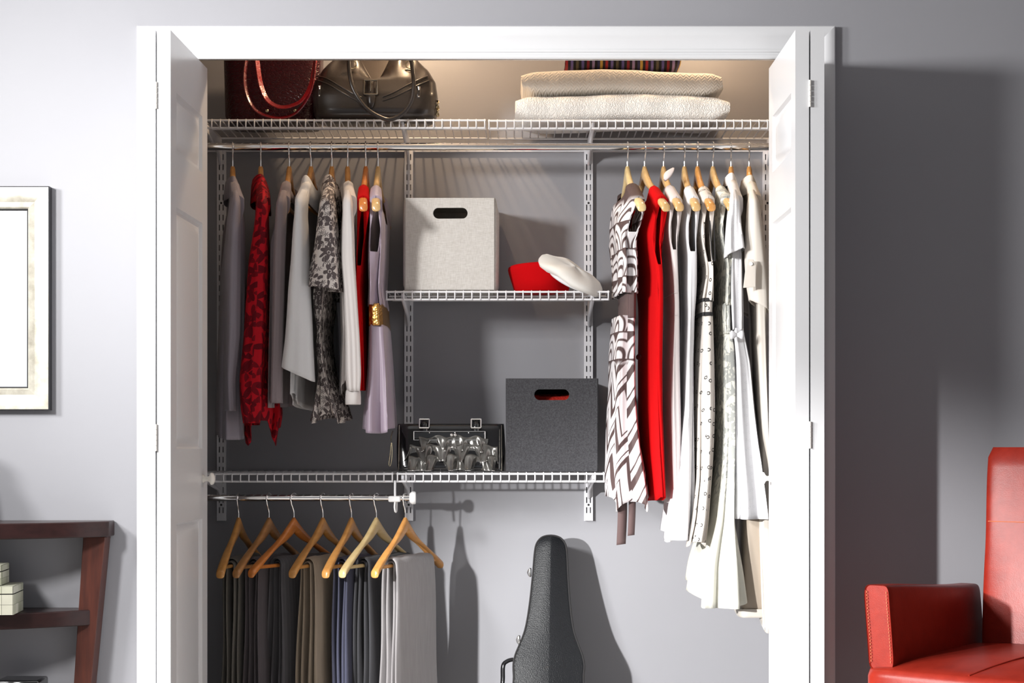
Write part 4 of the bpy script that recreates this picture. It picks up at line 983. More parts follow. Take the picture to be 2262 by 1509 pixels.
# --- storage boxes with cut-out handles
def storage_box(label, pxl, pxr, pyt, z0, y0, depth, mat, inner, hole, bulge=0.0):
    xa, xb = X(pxl, y0), X(pxr, y0); zt = Z(pyt, y0)
    t = thing('storage_box', ((xa+xb)/2, y0+depth/2, z0), label, 'box', 'storage boxes with cut-out handles')
    hx, hz, hw, hh = X(hole[0], y0), Z(hole[1], y0), hole[2]*y0/F/2, hole[3]*y0/F/2
    bm = B(); o = [bm.verts.new(p) for p in ((xa,y0,z0),(xb,y0,z0),(xb,y0,zt),(xa,y0,zt))]
    ed = [bm.edges.new((o[i], o[(i+1)%4])) for i in range(4)]
    hp = []
    for k in range(28):
        a = 2*math.pi*k/28; ca, sa = math.cos(a), math.sin(a)
        hp.append(bm.verts.new((hx + (hw-hh)*(1 if ca > 0 else -1) + hh*ca, y0, hz + hh*sa)))
    ed += [bm.edges.new((hp[i], hp[(i+1)%28])) for i in range(28)]
    bmesh.ops.triangle_fill(bm, edges=ed, use_beauty=True)
    r = bmesh.ops.extrude_face_region(bm, geom=bm.faces[:]); bmesh.ops.translate(bm, vec=(0, 0.006, 0), verts=[v for v in r['geom'] if isinstance(v, bmesh.types.BMVert)])
    bmesh.ops.recalc_face_normals(bm, faces=bm.faces)
    obj('front_panel', bm, mat, t, smooth=30, bevel=0.0012)
    for sx, x_ in ((-1, xa), (1, xb)):
        rings = []
        for i in range(13):
            q = i/12; y_ = y0 + 0.0065 + (depth-0.007)*q; bl = bulge*math.sin(math.pi*q)**0.7
            zc = zt - 0.010*math.sin(math.pi*q)*(1 if bulge else 0)
            rings.append([Vector((x_ + sx*bl*ss(0,0.1,w) * (1-0.5*ss(0.92,1,w)), y_, z0 + (zc-z0)*w)) for w in np.linspace(0, 1, 12)])
        bm = B(); loft(bm, rings, False); obj('side_panel', bm, mat, t, smooth=60, solid=0.005)
    obj('back_panel', bx(xa, xb, y0+depth-0.006, y0+depth, z0, zt-0.003), mat, t, bevel=0.001)
    obj('bottom_panel', bx(xa+0.004, xb-0.004, y0+0.0065, y0+depth-0.0065, z0, z0+0.005), mat, t)
    obj('lid', bx(xa+0.004, xb-0.004, y0+0.0065, y0+depth-0.0065, zt-0.007, zt-0.002), mat, t) if inner is None else None
    return t
tt = NT('natural_linen'); c = tt.co()
n1 = tt.noise(tt.map(c, (900, 900, 60)), 1.0, 3); n2 = tt.noise(tt.map(c, (60, 60, 900)), 1.0, 3)
h = tt.m_('ADD', n1, n2); tt.bump(h, 0.3, 0.0008)
lin = tt.fin(tt.mix(tt.ramp(h, 0.75, 1.25), (0.50, 0.47, 0.43), (0.66, 0.635, 0.60)), 0.9)
storage_box('natural linen storage box with oval handle hole on the middle shelf', 895, 1092, 437, ZMID+0.0065, 4.852, 0.275, lin, None, (995, 471, 76, 24), 0.011)
tt = NT('charcoal_felt'); c = tt.co()
n1 = tt.noise(c, 220, 6, 0.75); n2 = tt.noise(tt.map(c, (1, 1, 1)), 700, 3, 0.7); tt.bump(n2, 0.5, 0.0012)
felt = tt.fin(tt.mix(tt.ramp(tt.m_('MULTIPLY_ADD', n2, 0.6, n1), 0.62, 1.05), (0.020, 0.020, 0.023), (0.075, 0.075, 0.083)), 0.95, **{'Sheen Weight': 0.2})
storage_box('charcoal felt storage box with oval handle hole on the lower shelf', 1119, 1320, 836, ZLOW+0.0065, 4.852, 0.275, felt, None, (1219, 872, 77, 24), 0.0)
bx0 = X(1219, 4.95)
t = thing('red_cloth', (bx0, 4.99, ZLOW+0.013), 'red glittery cloth inside the charcoal felt box', 'cloth')
bm = B(); loft(bm, [superring(bx0, 4.985, ZLOW+0.0135+0.222*v, 0.118*(1-0.25*ss(0.8,1,v)), 0.105*(1-0.25*ss(0.8,1,v)), 40, 0.5, lambda p, a: p + Vector((0.003*math.sin(7*a+40*p.z), 0.003*math.cos(5*a+30*p.z), 0.004*math.sin(5*a)))) for v in np.linspace(0, 1, 12)], True, True, True)
tt = NT('red_sequin'); nd_ = tt.n('ShaderNodeTexVoronoi', {'Vector': tt.co(), 'Scale': 160.0}); tt.bump(nd_, 0.6, 0.002); obj('cloth', bm, tt.fin((0.50, 0.03, 0.02), 0.3, 0.3), t)
# --- hats on the middle shelf
HZ = ZMID + 0.0065
hx, hy = X(1196, 4.93), 4.945
t = thing('red_hat', (hx, hy, HZ), 'bright red felt pillbox hat under the white beret', 'hat', 'hats on the middle shelf')
bm = B(); rings = []
for r_, z_ in ((0.078,0.0),(0.080,0.001),(0.0885,0.030),(0.097,0.058),(0.0995,0.070),(0.098,0.077),(0.092,0.0815),(0.07,0.0835),(0.03,0.084),(0.002,0.084)):
    rings.append([Vector((hx + r_*math.cos(a)*(1 + 0.02*math.cos(2*a)), hy + r_*0.98*math.sin(a), HZ + 0.001 + z_ + 0.004*math.cos(a+0.6)*(z_/0.084))) for a in np.linspace(0, 2*math.pi, 48, endpoint=False)])
loft(bm, rings, True, True, True); obj('felt_crown', bm, fabric('red_felt', (0.50, 0.002, 0.004), 0.95, weave=700, sheen=0.0, **{'Specular IOR Level': 0.1}), t, smooth=50)
t = thing('white_beret', (X(1255, 4.9), 4.88, HZ), 'white wool beret leaning on the red hat', 'hat', 'hats on the middle shelf')
bm = B(); rings = []; nb = 56
ctr = P(1262, 606, 4.875); axd = (P(1330, 645, 4.875) - P(1186, 566, 4.875)); Rb = 0.108
ex_ = axd.normalized(); ey_ = Vector((0.12, 0.93, 0.34)); ey_ = (ey_ - ex_*ey_.dot(ex_)).normalized(); ez_ = ex_.cross(ey_); ez_ = -ez_ if ez_.z < 0 else ez_
for r_, h_ in ((0.50,-0.016),(0.56,-0.022),(0.62,-0.019),(0.80,-0.016),(0.95,-0.009),(1.0,0.0),(0.985,0.008),(0.9,0.017),(0.72,0.024),(0.5,0.028),(0.3,0.030),(0.1,0.031),(0.01,0.031)):
    rings.append([ctr + ex_*(Rb*r_*math.cos(a)) + ey_*(Rb*0.82*r_*math.sin(a)) + ez_*(h_*0.8 + 0.003*math.sin(5*a+r_*6)*ss(0.3,1,r_) - 0.012*r_*r_*math.cos(a)**2 + 0.003*math.sin(3*a+1) + 0.010*max(0,-math.cos(a))**6*r_) for a in np.linspace(0, 2*math.pi, nb, endpoint=False)])
loft(bm, rings, True, True, True); bmesh.ops.recalc_face_normals(bm, faces=bm.faces); obj('wool_crown', bm, fabric('white_wool', (0.78, 0.76, 0.71), 0.9, var=0.03, sheen=0.3), t, smooth=80)
bm = B(); tube(bm, [ctr + ex_*(Rb*0.56*math.cos(a)) + ey_*(Rb*0.82*0.56*math.sin(a)) + ez_*(-0.019) for a in np.linspace(0, 2*math.pi, 40)], 0.006, 8, False); obj('headband', bm, M['shirt_white'], t, smooth=80)
# --- black patent bag with gunmetal ruffles
LZ = ZLOW + 0.0065; ry0 = 4.845; rxc = X(994, ry0)
t = thing('ruffled_handbag', (rxc, 4.92, LZ), 'black patent handbag with gunmetal ruffles beside the felt box', 'bag')
bm = B(); rings = []
for v in np.linspace(0, 1, 16):
    hd = 0.075 - 0.030*v; rings.append(superring(rxc, 4.925, LZ + 0.001 + 0.142*v, 0.160 + 0.003*math.sin(math.pi*v), hd*(0.9 if v in (0,1) else 1), 60, 0.3))
loft(bm, rings, True, True, True); obj('body', bm, M['patent'], t, smooth=60)
def rfront(z): v = (z-LZ-0.001)/0.142; return 4.925 - (0.075 - 0.030*v)
for px_ in (872+8, 1108):       # piping on the end seams
    bm = B(); tube(bm, [Vector((X(px_, ry0), rfront(LZ+0.142*v)-0.001+ (0.0), LZ+0.142*v)) for v in np.linspace(0.02, 0.98, 12)], 0.0012, 6); obj('piping', bm, M['gun'], t)
fz = Z(961, ry0)
bm = B(); box(bm, X(913, ry0), X(1071, ry0), rfront(fz)-0.006, rfront(fz)+0.004, fz-0.012, fz+0.010); fp = obj('clasp_plate', bm, M['patent'], t, bevel=0.003)
bm = B(); fr_ = [Vector((X(a, ry0), rfront(fz)-0.007, Z(b_, ry0))) for a, b_ in ((913,953),(1071,953),(1071,972),(913,972))]
for k in range(4): tube(bm, [fr_[k], fr_[(k+1)%4]], 0.0013, 6)
obj('plate_edge', bm, M['nickel'], fp)
for px_ in (997, 1005):
    bm = B(); c_ = Vector((X(px_, ry0), rfront(fz)-0.012, Z(961, ry0))); lathe(bm, [(0.0005,-0.0055),(0.003,-0.0045),(0.0052,-0.001),(0.0052,0.001),(0.003,0.0045),(0.0005,0.0055)], 14, Matrix.Translation(c_)); obj('kiss_lock', bm, M['nickel'], fp, smooth=80)
for px_ in (948, 1005, 1035):
    bm = B(); lathe(bm, [(0.001,0),(0.0022,0),(0.0015,0.0016),(0.0005,0.002)], 10, Matrix.Translation(Vector((X(px_, ry0), rfront(fz)-0.007, Z(956, ry0)))) @ Matrix.Rotation(math.pi/2, 4, 'X')); obj('rivet', bm, M['nickel'], fp)
for px_ in (936, 1051):
    xb_ = X(px_, ry0); bm = B(); zt_ = LZ + 0.143
    ribbon(bm, [Vector((xb_, rfront(LZ+0.12)-0.005, LZ+0.115)), Vector((xb_, rfront(LZ+0.142)-0.005, zt_)), Vector((xb_, 4.90, zt_+0.016)), Vector((xb_, 4.925, zt_+0.010)), Vector((xb_, 4.94, zt_-0.004))], (1,0,0), 0.021)
    sp_ = obj('handle_strap', bm, M['patent'], t, smooth=60, solid=0.004)
    bm = B(); yb_ = rfront(LZ+0.13)-0.012
    fr_ = [Vector((xb_ + sx*0.0145, yb_ + (0.012 if sz > 0 else 0), zt_ + sz)) for sx, sz in ((-1,-0.012),(1,-0.012),(1,0.014),(-1,0.014))]
    for k in range(4): tube(bm, [fr_[k], fr_[(k+1)%4]], 0.0022, 8)
    obj('buckle', bm, M['nickel'], sp_)
rr_ = random.Random(8)
for row, (pa, pb, pyt, pyb, am_) in enumerate(((924, 1078, 964, 992, 0.014), (904, 1099, 982, 1018, 0.022), (902, 1096, 1006, 1041, 0.028))):
    n = 150; strip = []
    ph_ = [rr_.uniform(0, 6.28) for _ in range(8)]; fq = [(2.3, 3.6, 7.9), (2.9, 4.7, 8.8), (2.1, 4.2, 9.3)][row]
    for i in range(n+1):
        q = i/n; xx = X(pa + (pb-pa)*q, ry0)
        w = sum(a_*math.sin(2*math.pi*f_*q + p_) for a_, f_, p_ in zip((0.35, 0.75, 0.35), fq, ph_))
        w2 = sum(a_*math.cos(2*math.pi*f_*q + p_) for a_, f_, p_ in zip((0.35, 0.75, 0.35), fq, ph_))
        dome = 8*math.cos(math.pi*(q-0.5)) - 6
        z1 = Z(pyt - dome*0.5, ry0); z2 = Z(pyb - dome*0.3, ry0) - 0.006*w
        col = []
        for j in range(11):
            v = j/10
            out = 0.006 + am_*v*(0.85 + 0.9*w) - 0.004*math.sin(math.pi*v)
            col.append(Vector((xx + 0.013*v*v*w2, rfront(max(LZ+0.002, z1)) - max(0.003, out), max(LZ+0.004, z1 + (z2-z1)*v + 0.004*(1-v)*math.cos(2*math.pi*fq[1]*q)))))
        strip.append(col)
    bm = B(); loft(bm, strip, False); rf = obj('ruffle', bm, M['gun_leather'], t, smooth=80, solid=0.0016)
    bm = B(); tube(bm, [c[-1] for c in strip], 0.0009, 6); obj('ruffle_edge', bm, M['nickel'], rf, smooth=80)
bm = B(); tube(bm, spline([P(868,952,4.88), P(864,965,4.862), P(864,976,4.86)], 5), 0.0012, 6); zp = obj('zip_pull', bm, M['brass'], t)
bm = B(); lp = [P(864,978,4.86), P(862,1000,4.858), P(859,1025,4.857), P(862,1029,4.857), P(865,1015,4.857), P(866,995,4.858), P(865,978,4.86)]
tube(bm, spline(lp, 5), 0.0011, 6); obj('pull_loop', bm, M['brass'], zp)

# ------------------------------------------------------------------ small instrument case leaning on the closet wall
gt, gb = P(1217, 1186, 5.06), Vector((X(1208, 4.86), 4.86, 0.0))
t = thing('instrument_case', (gb.x, 4.93, 0.0), 'black textured hard instrument case standing against the closet wall', 'case')
ln = (gt-gb).length; ez_ = (gt-gb).normalized(); ex_ = Vector((1,0,0)); ex_ = (ex_-ez_*ex_.dot(ez_)).normalized(); ey_ = ez_.cross(ex_)
outl = [(0.0,0.0),(0.06,0.002),(0.115,0.03),(0.136,0.09),(0.130,0.15),(0.112,0.205),(0.108,0.25),(0.110,0.285),(0.104,0.315),(0.092,0.345),(0.0775,0.385),(0.069,0.43),(0.062,0.49),(0.0565,0.56),(0.0525,0.62),(0.0465,0.647),(0.033,0.664),(0.016,0.6712),(0.0,0.673)]
k_ = ln/0.673
right = [(p.x, p.y*k_) for p in spline([(a, b_, 0) for a, b_ in outl], 4)]
poly = right + [(-a, b_) for a, b_ in right[::-1][1:-1]]
poly = [(max(-0.14, a), b_) for a, b_ in poly]
def gp(a, b_, d): return gb + ex_*a + ez_*b_ + ey_*d
def inset(f, d):
    n = len(poly); out = []
    for i, (a, b_) in enumerate(poly):
        p0, p1 = poly[i-1], poly[(i+1) % n]; tx, ty = p1[0]-p0[0], p1[1]-p0[1]; l = math.hypot(tx, ty) or 1
        out.append(gp(a - f*ty/l, b_ + f*tx/l, d))
    return out
cn = inset(0.01, 0)
sgn = 1 if (sum((Vector(a)-gp(0, 0.25, 0)).length for a in inset(0.01,0)) < sum((Vector(a)-gp(0, 0.25, 0)).length for a in inset(-0.01,0))) else -1
tt = NT('pebbled_vinyl'); c = tt.co(); h = tt.noise(c, 330, 2, 0.5); tt.bump(h, 0.7, 0.0016)
vin = tt.fin(tt.mix(h, (0.006, 0.0065, 0.008), (0.011, 0.012, 0.014)), 0.40, **{'Specular IOR Level': 0.28})
th = 0.045
bm = B(); rg = [inset(sgn*0.0, th), inset(0, 0.006)]
loft(bm, [inset(sgn*0.03, th+0.006), inset(sgn*0.006, th+0.002), inset(0, th-0.006), inset(0, 0.004)], True, True, True); bmesh.ops.recalc_face_normals(bm, faces=bm.faces)
obj('shell', bm, vin, t, smooth=35)
# crowned lid: ridge along the middle
bm = B(); loft(bm, [inset(0, 0.002), inset(0, -0.026), inset(sgn*0.003, -0.031), inset(sgn*0.008, -0.033)], True, True, False)
lidp = []
for b_ in np.linspace(0.012, 0.985, 60):
    bb = b_*ln
    hwid = max(a for a, q in [(np.interp(bb, [r[1] for r in right], [r[0] for r in right]), 0)])
    hwid = max(0.0, hwid - 0.0085); rd = 0.014*min(1, hwid/0.04)
    lidp.append([gp(-hwid, bb, -0.033), gp(-hwid*0.5, bb, -0.034 - rd*0.7), gp(-hwid*0.03, bb, -0.034 - rd), gp(hwid*0.03, bb, -0.034 - rd), gp(hwid*0.5, bb, -0.034 - rd*0.5), gp(hwid, bb, -0.033)])
loft(bm, lidp, False); bmesh.ops.recalc_face_normals(bm, faces=bm.faces)
lid = obj('lid', bm, vin, t, smooth=22)
bm = B(); tube(bm, inset(sgn*0.003, -0.031) + [inset(sgn*0.003, -0.031)[0]], 0.003, 6, False); obj('lid_binding', bm, M['black_trim'], lid, smooth=80)
for b_ in (ln-0.115, ln-0.325):
    a = -float(np.interp(b_, [r[1] for r in right], [r[0] for r in right])); bm = B(); c_ = gp(a-0.004, b_, -0.004)
    box(bm, c_.x-0.006, c_.x+0.002, c_.y-0.008, c_.y+0.010, c_.z-0.014, c_.z+0.014); lt = obj('latch', bm, M['nickel'], t, bevel=0.003)
    bm = B(); tube(bm, [c_ + Vector((-0.006,-0.004,0.010)), c_ + Vector((-0.010,-0.004,0.0)), c_ + Vector((-0.006,-0.004,-0.010))], 0.0018, 6); obj('latch_lever', bm, M['chrome'], lt)
bh = ln-0.45; a = -float(np.interp(bh, [r[1] for r in right], [r[0] for r in right]))
bm = B(); hb = lambda q, o: gp(-float(np.interp(q, [r[1] for r in right], [r[0] for r in right])) - o, q, 0.0)
tube(bm, spline([hb(bh+0.065, 0.0), hb(bh+0.060, 0.016), hb(bh+0.045, 0.028), hb(bh, 0.030), hb(bh-0.045, 0.028), hb(bh-0.060, 0.016), hb(bh-0.065, 0.0)], 5), 0.0065, 10, rb=0.010); obj('handle', bm, M['patent'], t, smooth=80)

# ------------------------------------------------------------------ framed picture on the left wall
fxr, fzt, fzb = X(108, DM-0.03), Z(411, DM-0.03), Z(906, DM-0.03); fxl = fxr - 0.52
t = thing('framed_mirror', ((fxl+fxr)/2, DM, fzb), 'silver framed mirror hanging on the left wall above the dark bookcase', 'mirror')
tt = NT('champagne_leaf'); c = tt.co(); n = tt.noise(c, 26, 5, 0.65)
leaf_ = tt.fin(tt.mix(tt.ramp(n, 0.35, 0.7), (0.60, 0.575, 0.49), (0.36, 0.33, 0.27)), 0.35, 0.25)
fp_ = [(0.0,0.004),(0.0,0.018),(0.004,0.022),(0.008,0.021),(0.018,0.019),(0.035,0.026),(0.050,0.027),(0.0575,0.027),(0.0575,0.004)]
ixl, ixr, izb, izt = fxl+0.06, fxr-0.06, fzb+0.06, fzt-0.06
for nm, (p0, p1, dx0, dz0, dx1, dz1) in enumerate((((ixl,izt),(ixr,izt),-1,1,1,1), ((ixr,izt),(ixr,izb),1,1,1,-1), ((ixr,izb),(ixl,izb),1,-1,-1,-1), ((ixl,izb),(ixl,izt),-1,-1,-1,1))):
    bm = B(); r0 = [(p0[0]+dx0*w, DM-d, p0[1]+dz0*w) for w, d in fp_]; r1 = [(p1[0]+dx1*w, DM-d, p1[1]+dz1*w) for w, d in fp_]
    loft(bm, [r0, r1], True, True, True); bmesh.ops.recalc_face_normals(bm, faces=bm.faces); obj('frame_moulding', bm, leaf_, t, smooth=30)
    bm = B(); op = [(0.0575,0.001),(0.0575,0.0275),(0.0585,0.028),(0.060,0.027),(0.060,0.001)]
    r0 = [(p0[0]+dx0*w, DM-d, p0[1]+dz0*w) for w, d in op]; r1 = [(p1[0]+dx1*w, DM-d, p1[1]+dz1*w) for w, d in op]
    loft(bm, [r0, r1], True, True, True); bmesh.ops.recalc_face_normals(bm, faces=bm.faces); obj('outer_edge', bm, plain('black_frame_edge', (0.025,0.025,0.028), 0.4, var=0), t, smooth=30)
    bm = B(); ip = [(-0.004,0.006),(-0.004,0.015),(0.0,0.017),(0.0,0.006)]
    r0 = [(p0[0]+dx0*w, DM-d, p0[1]+dz0*w) for w, d in ip]; r1 = [(p1[0]+dx1*w, DM-d, p1[1]+dz1*w) for w, d in ip]
    loft(bm, [r0, r1], True, True, True); bmesh.ops.recalc_face_normals(bm, faces=bm.faces); obj('inner_edge', bm, M['black_void'], t, smooth=30)
gl = plain('pale_panel', (0.47, 0.48, 0.505), 0.25, var=0.01)
obj('pane', bx(ixl-0.001, ixr+0.001, DM-0.010, DM-0.006, izb-0.001, izt+0.001), gl, t)

# ------------------------------------------------------------------ dark bow-front bookcase
M['mahogany'] = wood('dark_mahogany', (0.034, 0.013, 0.012), (0.018, 0.008, 0.008), 0.30, (6, 60, 60), 0.0, 0.3)
M['mahogany_leg'] = wood('reddish_mahogany', (0.085, 0.023, 0.014), (0.040, 0.013, 0.010), 0.35, (60, 60, 5), 0.0, 0.35)
bxr, bxl = X(240, DM-0.07), X(240, DM-0.07)-1.12
t = thing('bookcase', ((bxl+bxr)/2, DM-0.15, 0.0), 'dark mahogany bow-front bookcase against the left wall', 'bookcase')
def bow(z0, z1, ins, dep, edge):
    n = 24; out = [(bxl+ins, DM-0.003), (bxr-ins, DM-0.003)]
    xc, hw = (bxl+bxr)/2, (bxr-bxl)/2 - ins
    pts = []
    for k in range(n+1):
        q = 1 - 2*k/n; pts.append((xc + (hw-0.028)*q, DM - edge - 0.028 - dep*(1-q*q)))
    out += [(bxr-ins, DM-edge)] + pts + [(bxl+ins, DM-edge)]
    bm = B(); prism(bm, [(a, b_, z0) for a, b_ in out], (0, 0, z1-z0)); return bm
zt = Z(1153, DM-0.10)
obj('top', bow(zt-0.042, zt, 0.0, 0.16, 0.065), M['mahogany'], t, smooth=30, bevel=0.003)
zsh = Z(1350, DM-0.10)
obj('shelf', bow(zsh-0.042, zsh, 0.036, 0.16, 0.050), M['mahogany'], t, smooth=30, bevel=0.003)
zs3 = 0.19
obj('shelf', bow(zs3-0.042, zs3, 0.055, 0.16, 0.045), M['mahogany'], t, smooth=30, bevel=0.003)
for sx in (1, -1):
    xe = bxr if sx > 0 else bxl; bm = B(); w_ = 0.060
    def sl(x_): return xe - sx*x_
    top_ = (0.010, 0.010+w_); bot_ = (0.078, 0.078+w_*0.62)
    a, c_ = sorted((sl(top_[0]), sl(top_[1]))); d_, e_ = sorted((sl(bot_[0]), sl(bot_[1])))
    ya, yb = DM-0.066, DM-0.006
    hexa(bm, [(d_,ya,0),(e_,ya,0),(e_,yb,0),(d_,yb,0),(a,ya,zt-0.042),(c_,ya,zt-0.042),(c_,yb,zt-0.042),(a,yb,zt-0.042)])
    obj('upright', bm, M['mahogany_leg'], t, smooth=30, bevel=0.002)
    bm = B(); yq = DM-0.20; xm = (bxl+bxr)/2 + sx*0.36
    hexa(bm, [(xm-0.02,yq,0),(xm+0.02,yq,0),(xm+0.02,yq+0.03,0),(xm-0.02,yq+0.03,0),(xm-0.02,yq,zs3-0.04),(xm+0.02,yq,zs3-0.04),(xm+0.02,yq+0.03,zs3-0.04),(xm-0.02,yq+0.03,zs3-0.04)]); obj('foot', bm, M['mahogany_leg'], t, bevel=0.002)
# inlaid boxes on the bookcase shelf
bone = []
for k, c_ in enumerate(((0.46,0.46,0.35),(0.52,0.52,0.41),(0.40,0.41,0.30),(0.56,0.55,0.45))): bone.append(plain('bone_inlay_%s' % 'abcd'[k], c_, 0.3, var=0.08, nscale=40))
def inlay_box(label, xr, yf, z0, w, d, hb_, hl, rz, seed):
    t = thing('inlaid_box', (xr - w/2*math.cos(rz), yf + d/2, z0), label, 'box', 'bone inlaid boxes on the bookcase', rz=rz)
    rnd = random.Random(seed); core = M['black_void']
    def face(parent, za, zb, nrow, ncol):
        for (ax, n_c, L_) in (('f', ncol, w), ('r', max(2, int(ncol*d/w)), d)):
            for r_ in range(nrow):
                for c_ in range(n_c):
                    p0 = -L_/2 + L_*c_/n_c + 0.0004; p1 = -L_/2 + L_*(c_+1)/n_c - 0.0004
                    q0 = za + (zb-za)*r_/nrow + 0.0004; q1 = za + (zb-za)*(r_+1)/nrow - 0.0004
                    bm = bx(p0, p1, -d/2-0.0012, -d/2+0.001, q0, q1) if ax == 'f' else bx(w/2-0.001, w/2+0.0012, p0, p1, q0, q1)
                    obj('tile', bm, rnd.choice(bone), parent, world=False, smooth=None)
    base = obj('base', bx(-w/2, w/2, -d/2, d/2, 0, hb_-0.0008), core, t, world=False, smooth=None)
    face(base, 0.0005, hb_-0.001, 2, 7)
    lid_ = obj('lid', bx(-w/2-0.0005, w/2+0.0005, -d/2-0.0005, d/2+0.0005, hb_+0.0008, hb_+hl), core, t, world=False, smooth=None)
    face(lid_, hb_+0.001, hb_+hl, 1, 7)
    obj('lid_top', bx(-w/2, w/2, -d/2, d/2, hb_+hl, hb_+hl+0.001), bone[1], t, world=False, smooth=None)
inlay_box('large pale bone-inlaid box at the bottom of the pair on the bookcase', X(37, DM-0.16), DM-0.225, zsh+0.0005, 0.20, 0.13, 0.055, 0.020, 0.10, 1)
inlay_box('small pale bone-inlaid box stacked on the larger one', X(10, DM-0.16), DM-0.215, zsh+0.0775, 0.14, 0.10, 0.036, 0.016, 0.10, 2)
# dark lidded basket on the lowest visible shelf
cxd, cyd = X(48, DM-0.12), DM-0.12
t = thing('black_box', (cxd, cyd, zs3+0.0005), 'black lidded box whose top just shows at the bottom left corner', 'box')
ztd = Z(1503, DM-0.16)
obj('body', bx(cxd-0.055, cxd+0.055, cyd-0.045, cyd+0.045, zs3+0.001, ztd-0.03), M['patent'], t, bevel=0.004)
obj('lid', bx(cxd-0.058, cxd+0.058, cyd-0.048, cyd+0.048, ztd-0.0295, ztd), M['patent'], t, bevel=0.006)
# tall vase on the bookcase, just left of the picture; its soft shadow falls on the wall
cxd, cyd = -1.545, DM-0.14
t = thing('ceramic_vase', (cxd, cyd, zt), 'dark ceramic vase standing on the bookcase left of the frame edge', 'vase')
bm = B(); lathe(bm, [(0.001,0.001),(0.055,0.001),(0.075,0.04),(0.088,0.10),(0.080,0.16),(0.050,0.205),(0.040,0.22),(0.050,0.24),(0.044,0.24),(0.034,0.22),(0.001,0.20)], 32, Matrix.Translation((cxd, cyd, zt))); obj('body', bm, plain('dark_glaze', (0.05,0.045,0.05), 0.2, var=0.1), t, smooth=60)

# ------------------------------------------------------------------ red leather armchair (local frame: X right, Y backwards, Z up)
tt = NT('red_leather'); c = tt.co(); n = tt.noise(c, 30, 5, 0.6); g_ = tt.noise(c, 420, 3); tt.bump(tt.m_('MULTIPLY_ADD', n, 1.5, g_), 0.12, 0.0015)
red_l = tt.fin(tt.mix(tt.ramp(n, 0.3, 0.7), (0.19, 0.013, 0.007), (0.245, 0.019, 0.010)), 0.32, **{'Specular IOR Level': 0.2, 'Coat Weight': 0.0})
stitch = plain('orange_stitch', (0.55, 0.13, 0.05), 0.7, var=0.1)
t = thing('armchair', (1.29, 3.895, 0.0), 'red leather armchair standing right of the closet', 'armchair', rz=math.radians(-36.9))
# seat platform with crowned top
rings = []; bm = B()
for v, ins in ((0.0,0.012),(0.02,0.0),(0.5,0.0),(0.90,0.0),(0.97,0.004),(1.0,0.014)):
    rings.append(superring(0, -0.01, 0.22 + 0.212*v, 0.345-ins, 0.325-ins, 64, 0.18))
for f_ in (0.9, 0.75, 0.55, 0.35, 0.15, 0.02):
    rings.append(superring(0, -0.01, 0.432 + 0.030*(1-f_**2.5), 0.331*f_, 0.311*f_, 64, 0.18 + 0.4*(1-f_)))
loft(bm, rings, True, True, True); seat = obj('seat', bm, red_l, t, world=False, smooth=50)
def seat_z(x_, y_): f_ = max(abs(x_)/0.331, abs(y_+0.01)/0.311); return 0.432 + 0.030*(1-min(1,f_)**2.5)
bm = B(); tube(bm, [Vector((0.02 - 0.10*(q**2), 0.20 - 0.52*q, seat_z(0.02-0.10*q*q, 0.20-0.52*q)+0.0005)) for q in np.linspace(0, 1, 24)], 0.0022, 6); obj('seat_seam', bm, red_l, seat, world=False, smooth=80)
# back: tapered slab leaning backwards
bm = B(); rings = []
for v in np.linspace(0, 1, 22):
    z_ = 0.40 + 0.55*v; hw = 0.250 + 0.004*math.sin(math.pi*v) - 0.004*v + 0.014*ss(0.5, 1, v); yc = 0.245 + 0.065*v; hd = 0.060 - 0.018*v
    if v > 0.97: hw -= 0.008; hd -= 0.010
    rings.append(superring(0, yc - 0.012*math.sin(math.pi*v), z_, hw, hd, 64, 0.22))
loft(bm, rings, True, True, True); back = obj('backrest', bm, red_l, t, world=False, smooth=50)
def back_y(z_): v = (z_-0.40)/0.55; return 0.245 + 0.065*v - 0.012*math.sin(math.pi*v) - (0.060-0.018*v)
zse = 0.758
bm = B(); tube(bm, [Vector((x_, back_y(zse)-0.0004 + 0.004*(abs(x_)/0.25)**6, zse)) for x_ in np.linspace(-0.243, 0.243, 30)], 0.0012, 6); obj('back_seam', bm, stitch, back, world=False)
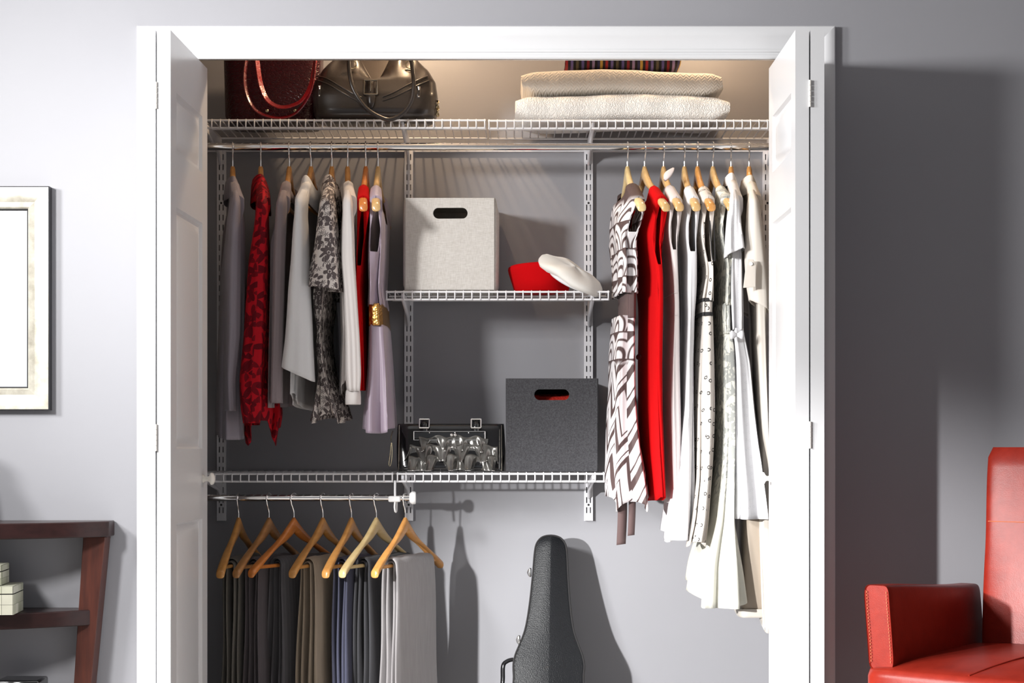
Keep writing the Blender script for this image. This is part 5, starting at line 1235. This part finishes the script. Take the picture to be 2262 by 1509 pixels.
for sx in (-1, 1):
    bm = B(); rings = []
    for y_, f_ in [(-0.300,0.90),(-0.304,0.97),(-0.30,1.0)] + [(q, 1.0) for q in np.linspace(-0.28, 0.26, 12)] + [(0.27, 0.95)]:
        ring = []; n = 40
        ztop_ = 0.628 - 0.036*ss(-0.4, 0.3, y_) ; zbot = 0.425; hw = 0.0325*f_
        fl = -sx*0.0
        for k in range(n):
            a = 2*math.pi*k/n; ca, sa = math.cos(a), math.sin(a)
            zz = (ztop_+zbot)/2 + (ztop_-zbot)/2*f_**0.2*math.copysign(abs(sa)**0.22, sa)
            flare = sx*0.012*ss(0.43, 0.63, zz)
            ring.append(Vector((sx*0.300 + flare + hw*math.copysign(abs(ca)**0.35, ca), y_, zz)))
        rings.append(ring)
    loft(bm, rings, True, True, True); bmesh.ops.recalc_face_normals(bm, faces=bm.faces); arm = obj('arm', bm, red_l, t, world=False, smooth=45)
    for ex2 in (-1, 1):
        bm = B(); path = [Vector((sx*0.300 + sx*0.012*ss(0.43, 0.63, z_) + ex2*0.0285, -0.3005, z_)) for z_ in np.linspace(0.44, 0.612, 16)]
        tube(bm, path, 0.0022, 6); obj('piping', bm, red_l, arm, world=False, smooth=80)
        bm = B()
        for k in range(0, 22): z_ = 0.444 + k*0.0077; xq = sx*0.300 + sx*0.012*ss(0.43, 0.63, z_) + ex2*0.0245; box(bm, xq-0.0006, xq+0.0006, -0.3048, -0.3030, z_, z_+0.005)
        obj('stitching', bm, stitch, arm, world=False, smooth=None)
    for sy in (-1, 1):
        bm = B(); hexa(bm, [(sx*0.30-0.016, sy*0.27-0.016, 0), (sx*0.30+0.016, sy*0.27-0.016, 0), (sx*0.30+0.016, sy*0.27+0.016, 0), (sx*0.30-0.016, sy*0.27+0.016, 0), (sx*0.30-0.024, sy*0.27-0.024, 0.225), (sx*0.30+0.024, sy*0.27-0.024, 0.225), (sx*0.30+0.024, sy*0.27+0.024, 0.225), (sx*0.30-0.024, sy*0.27+0.024, 0.225)])
        obj('leg', bm, M['mahogany_leg'], t, world=False, smooth=30, bevel=0.002)
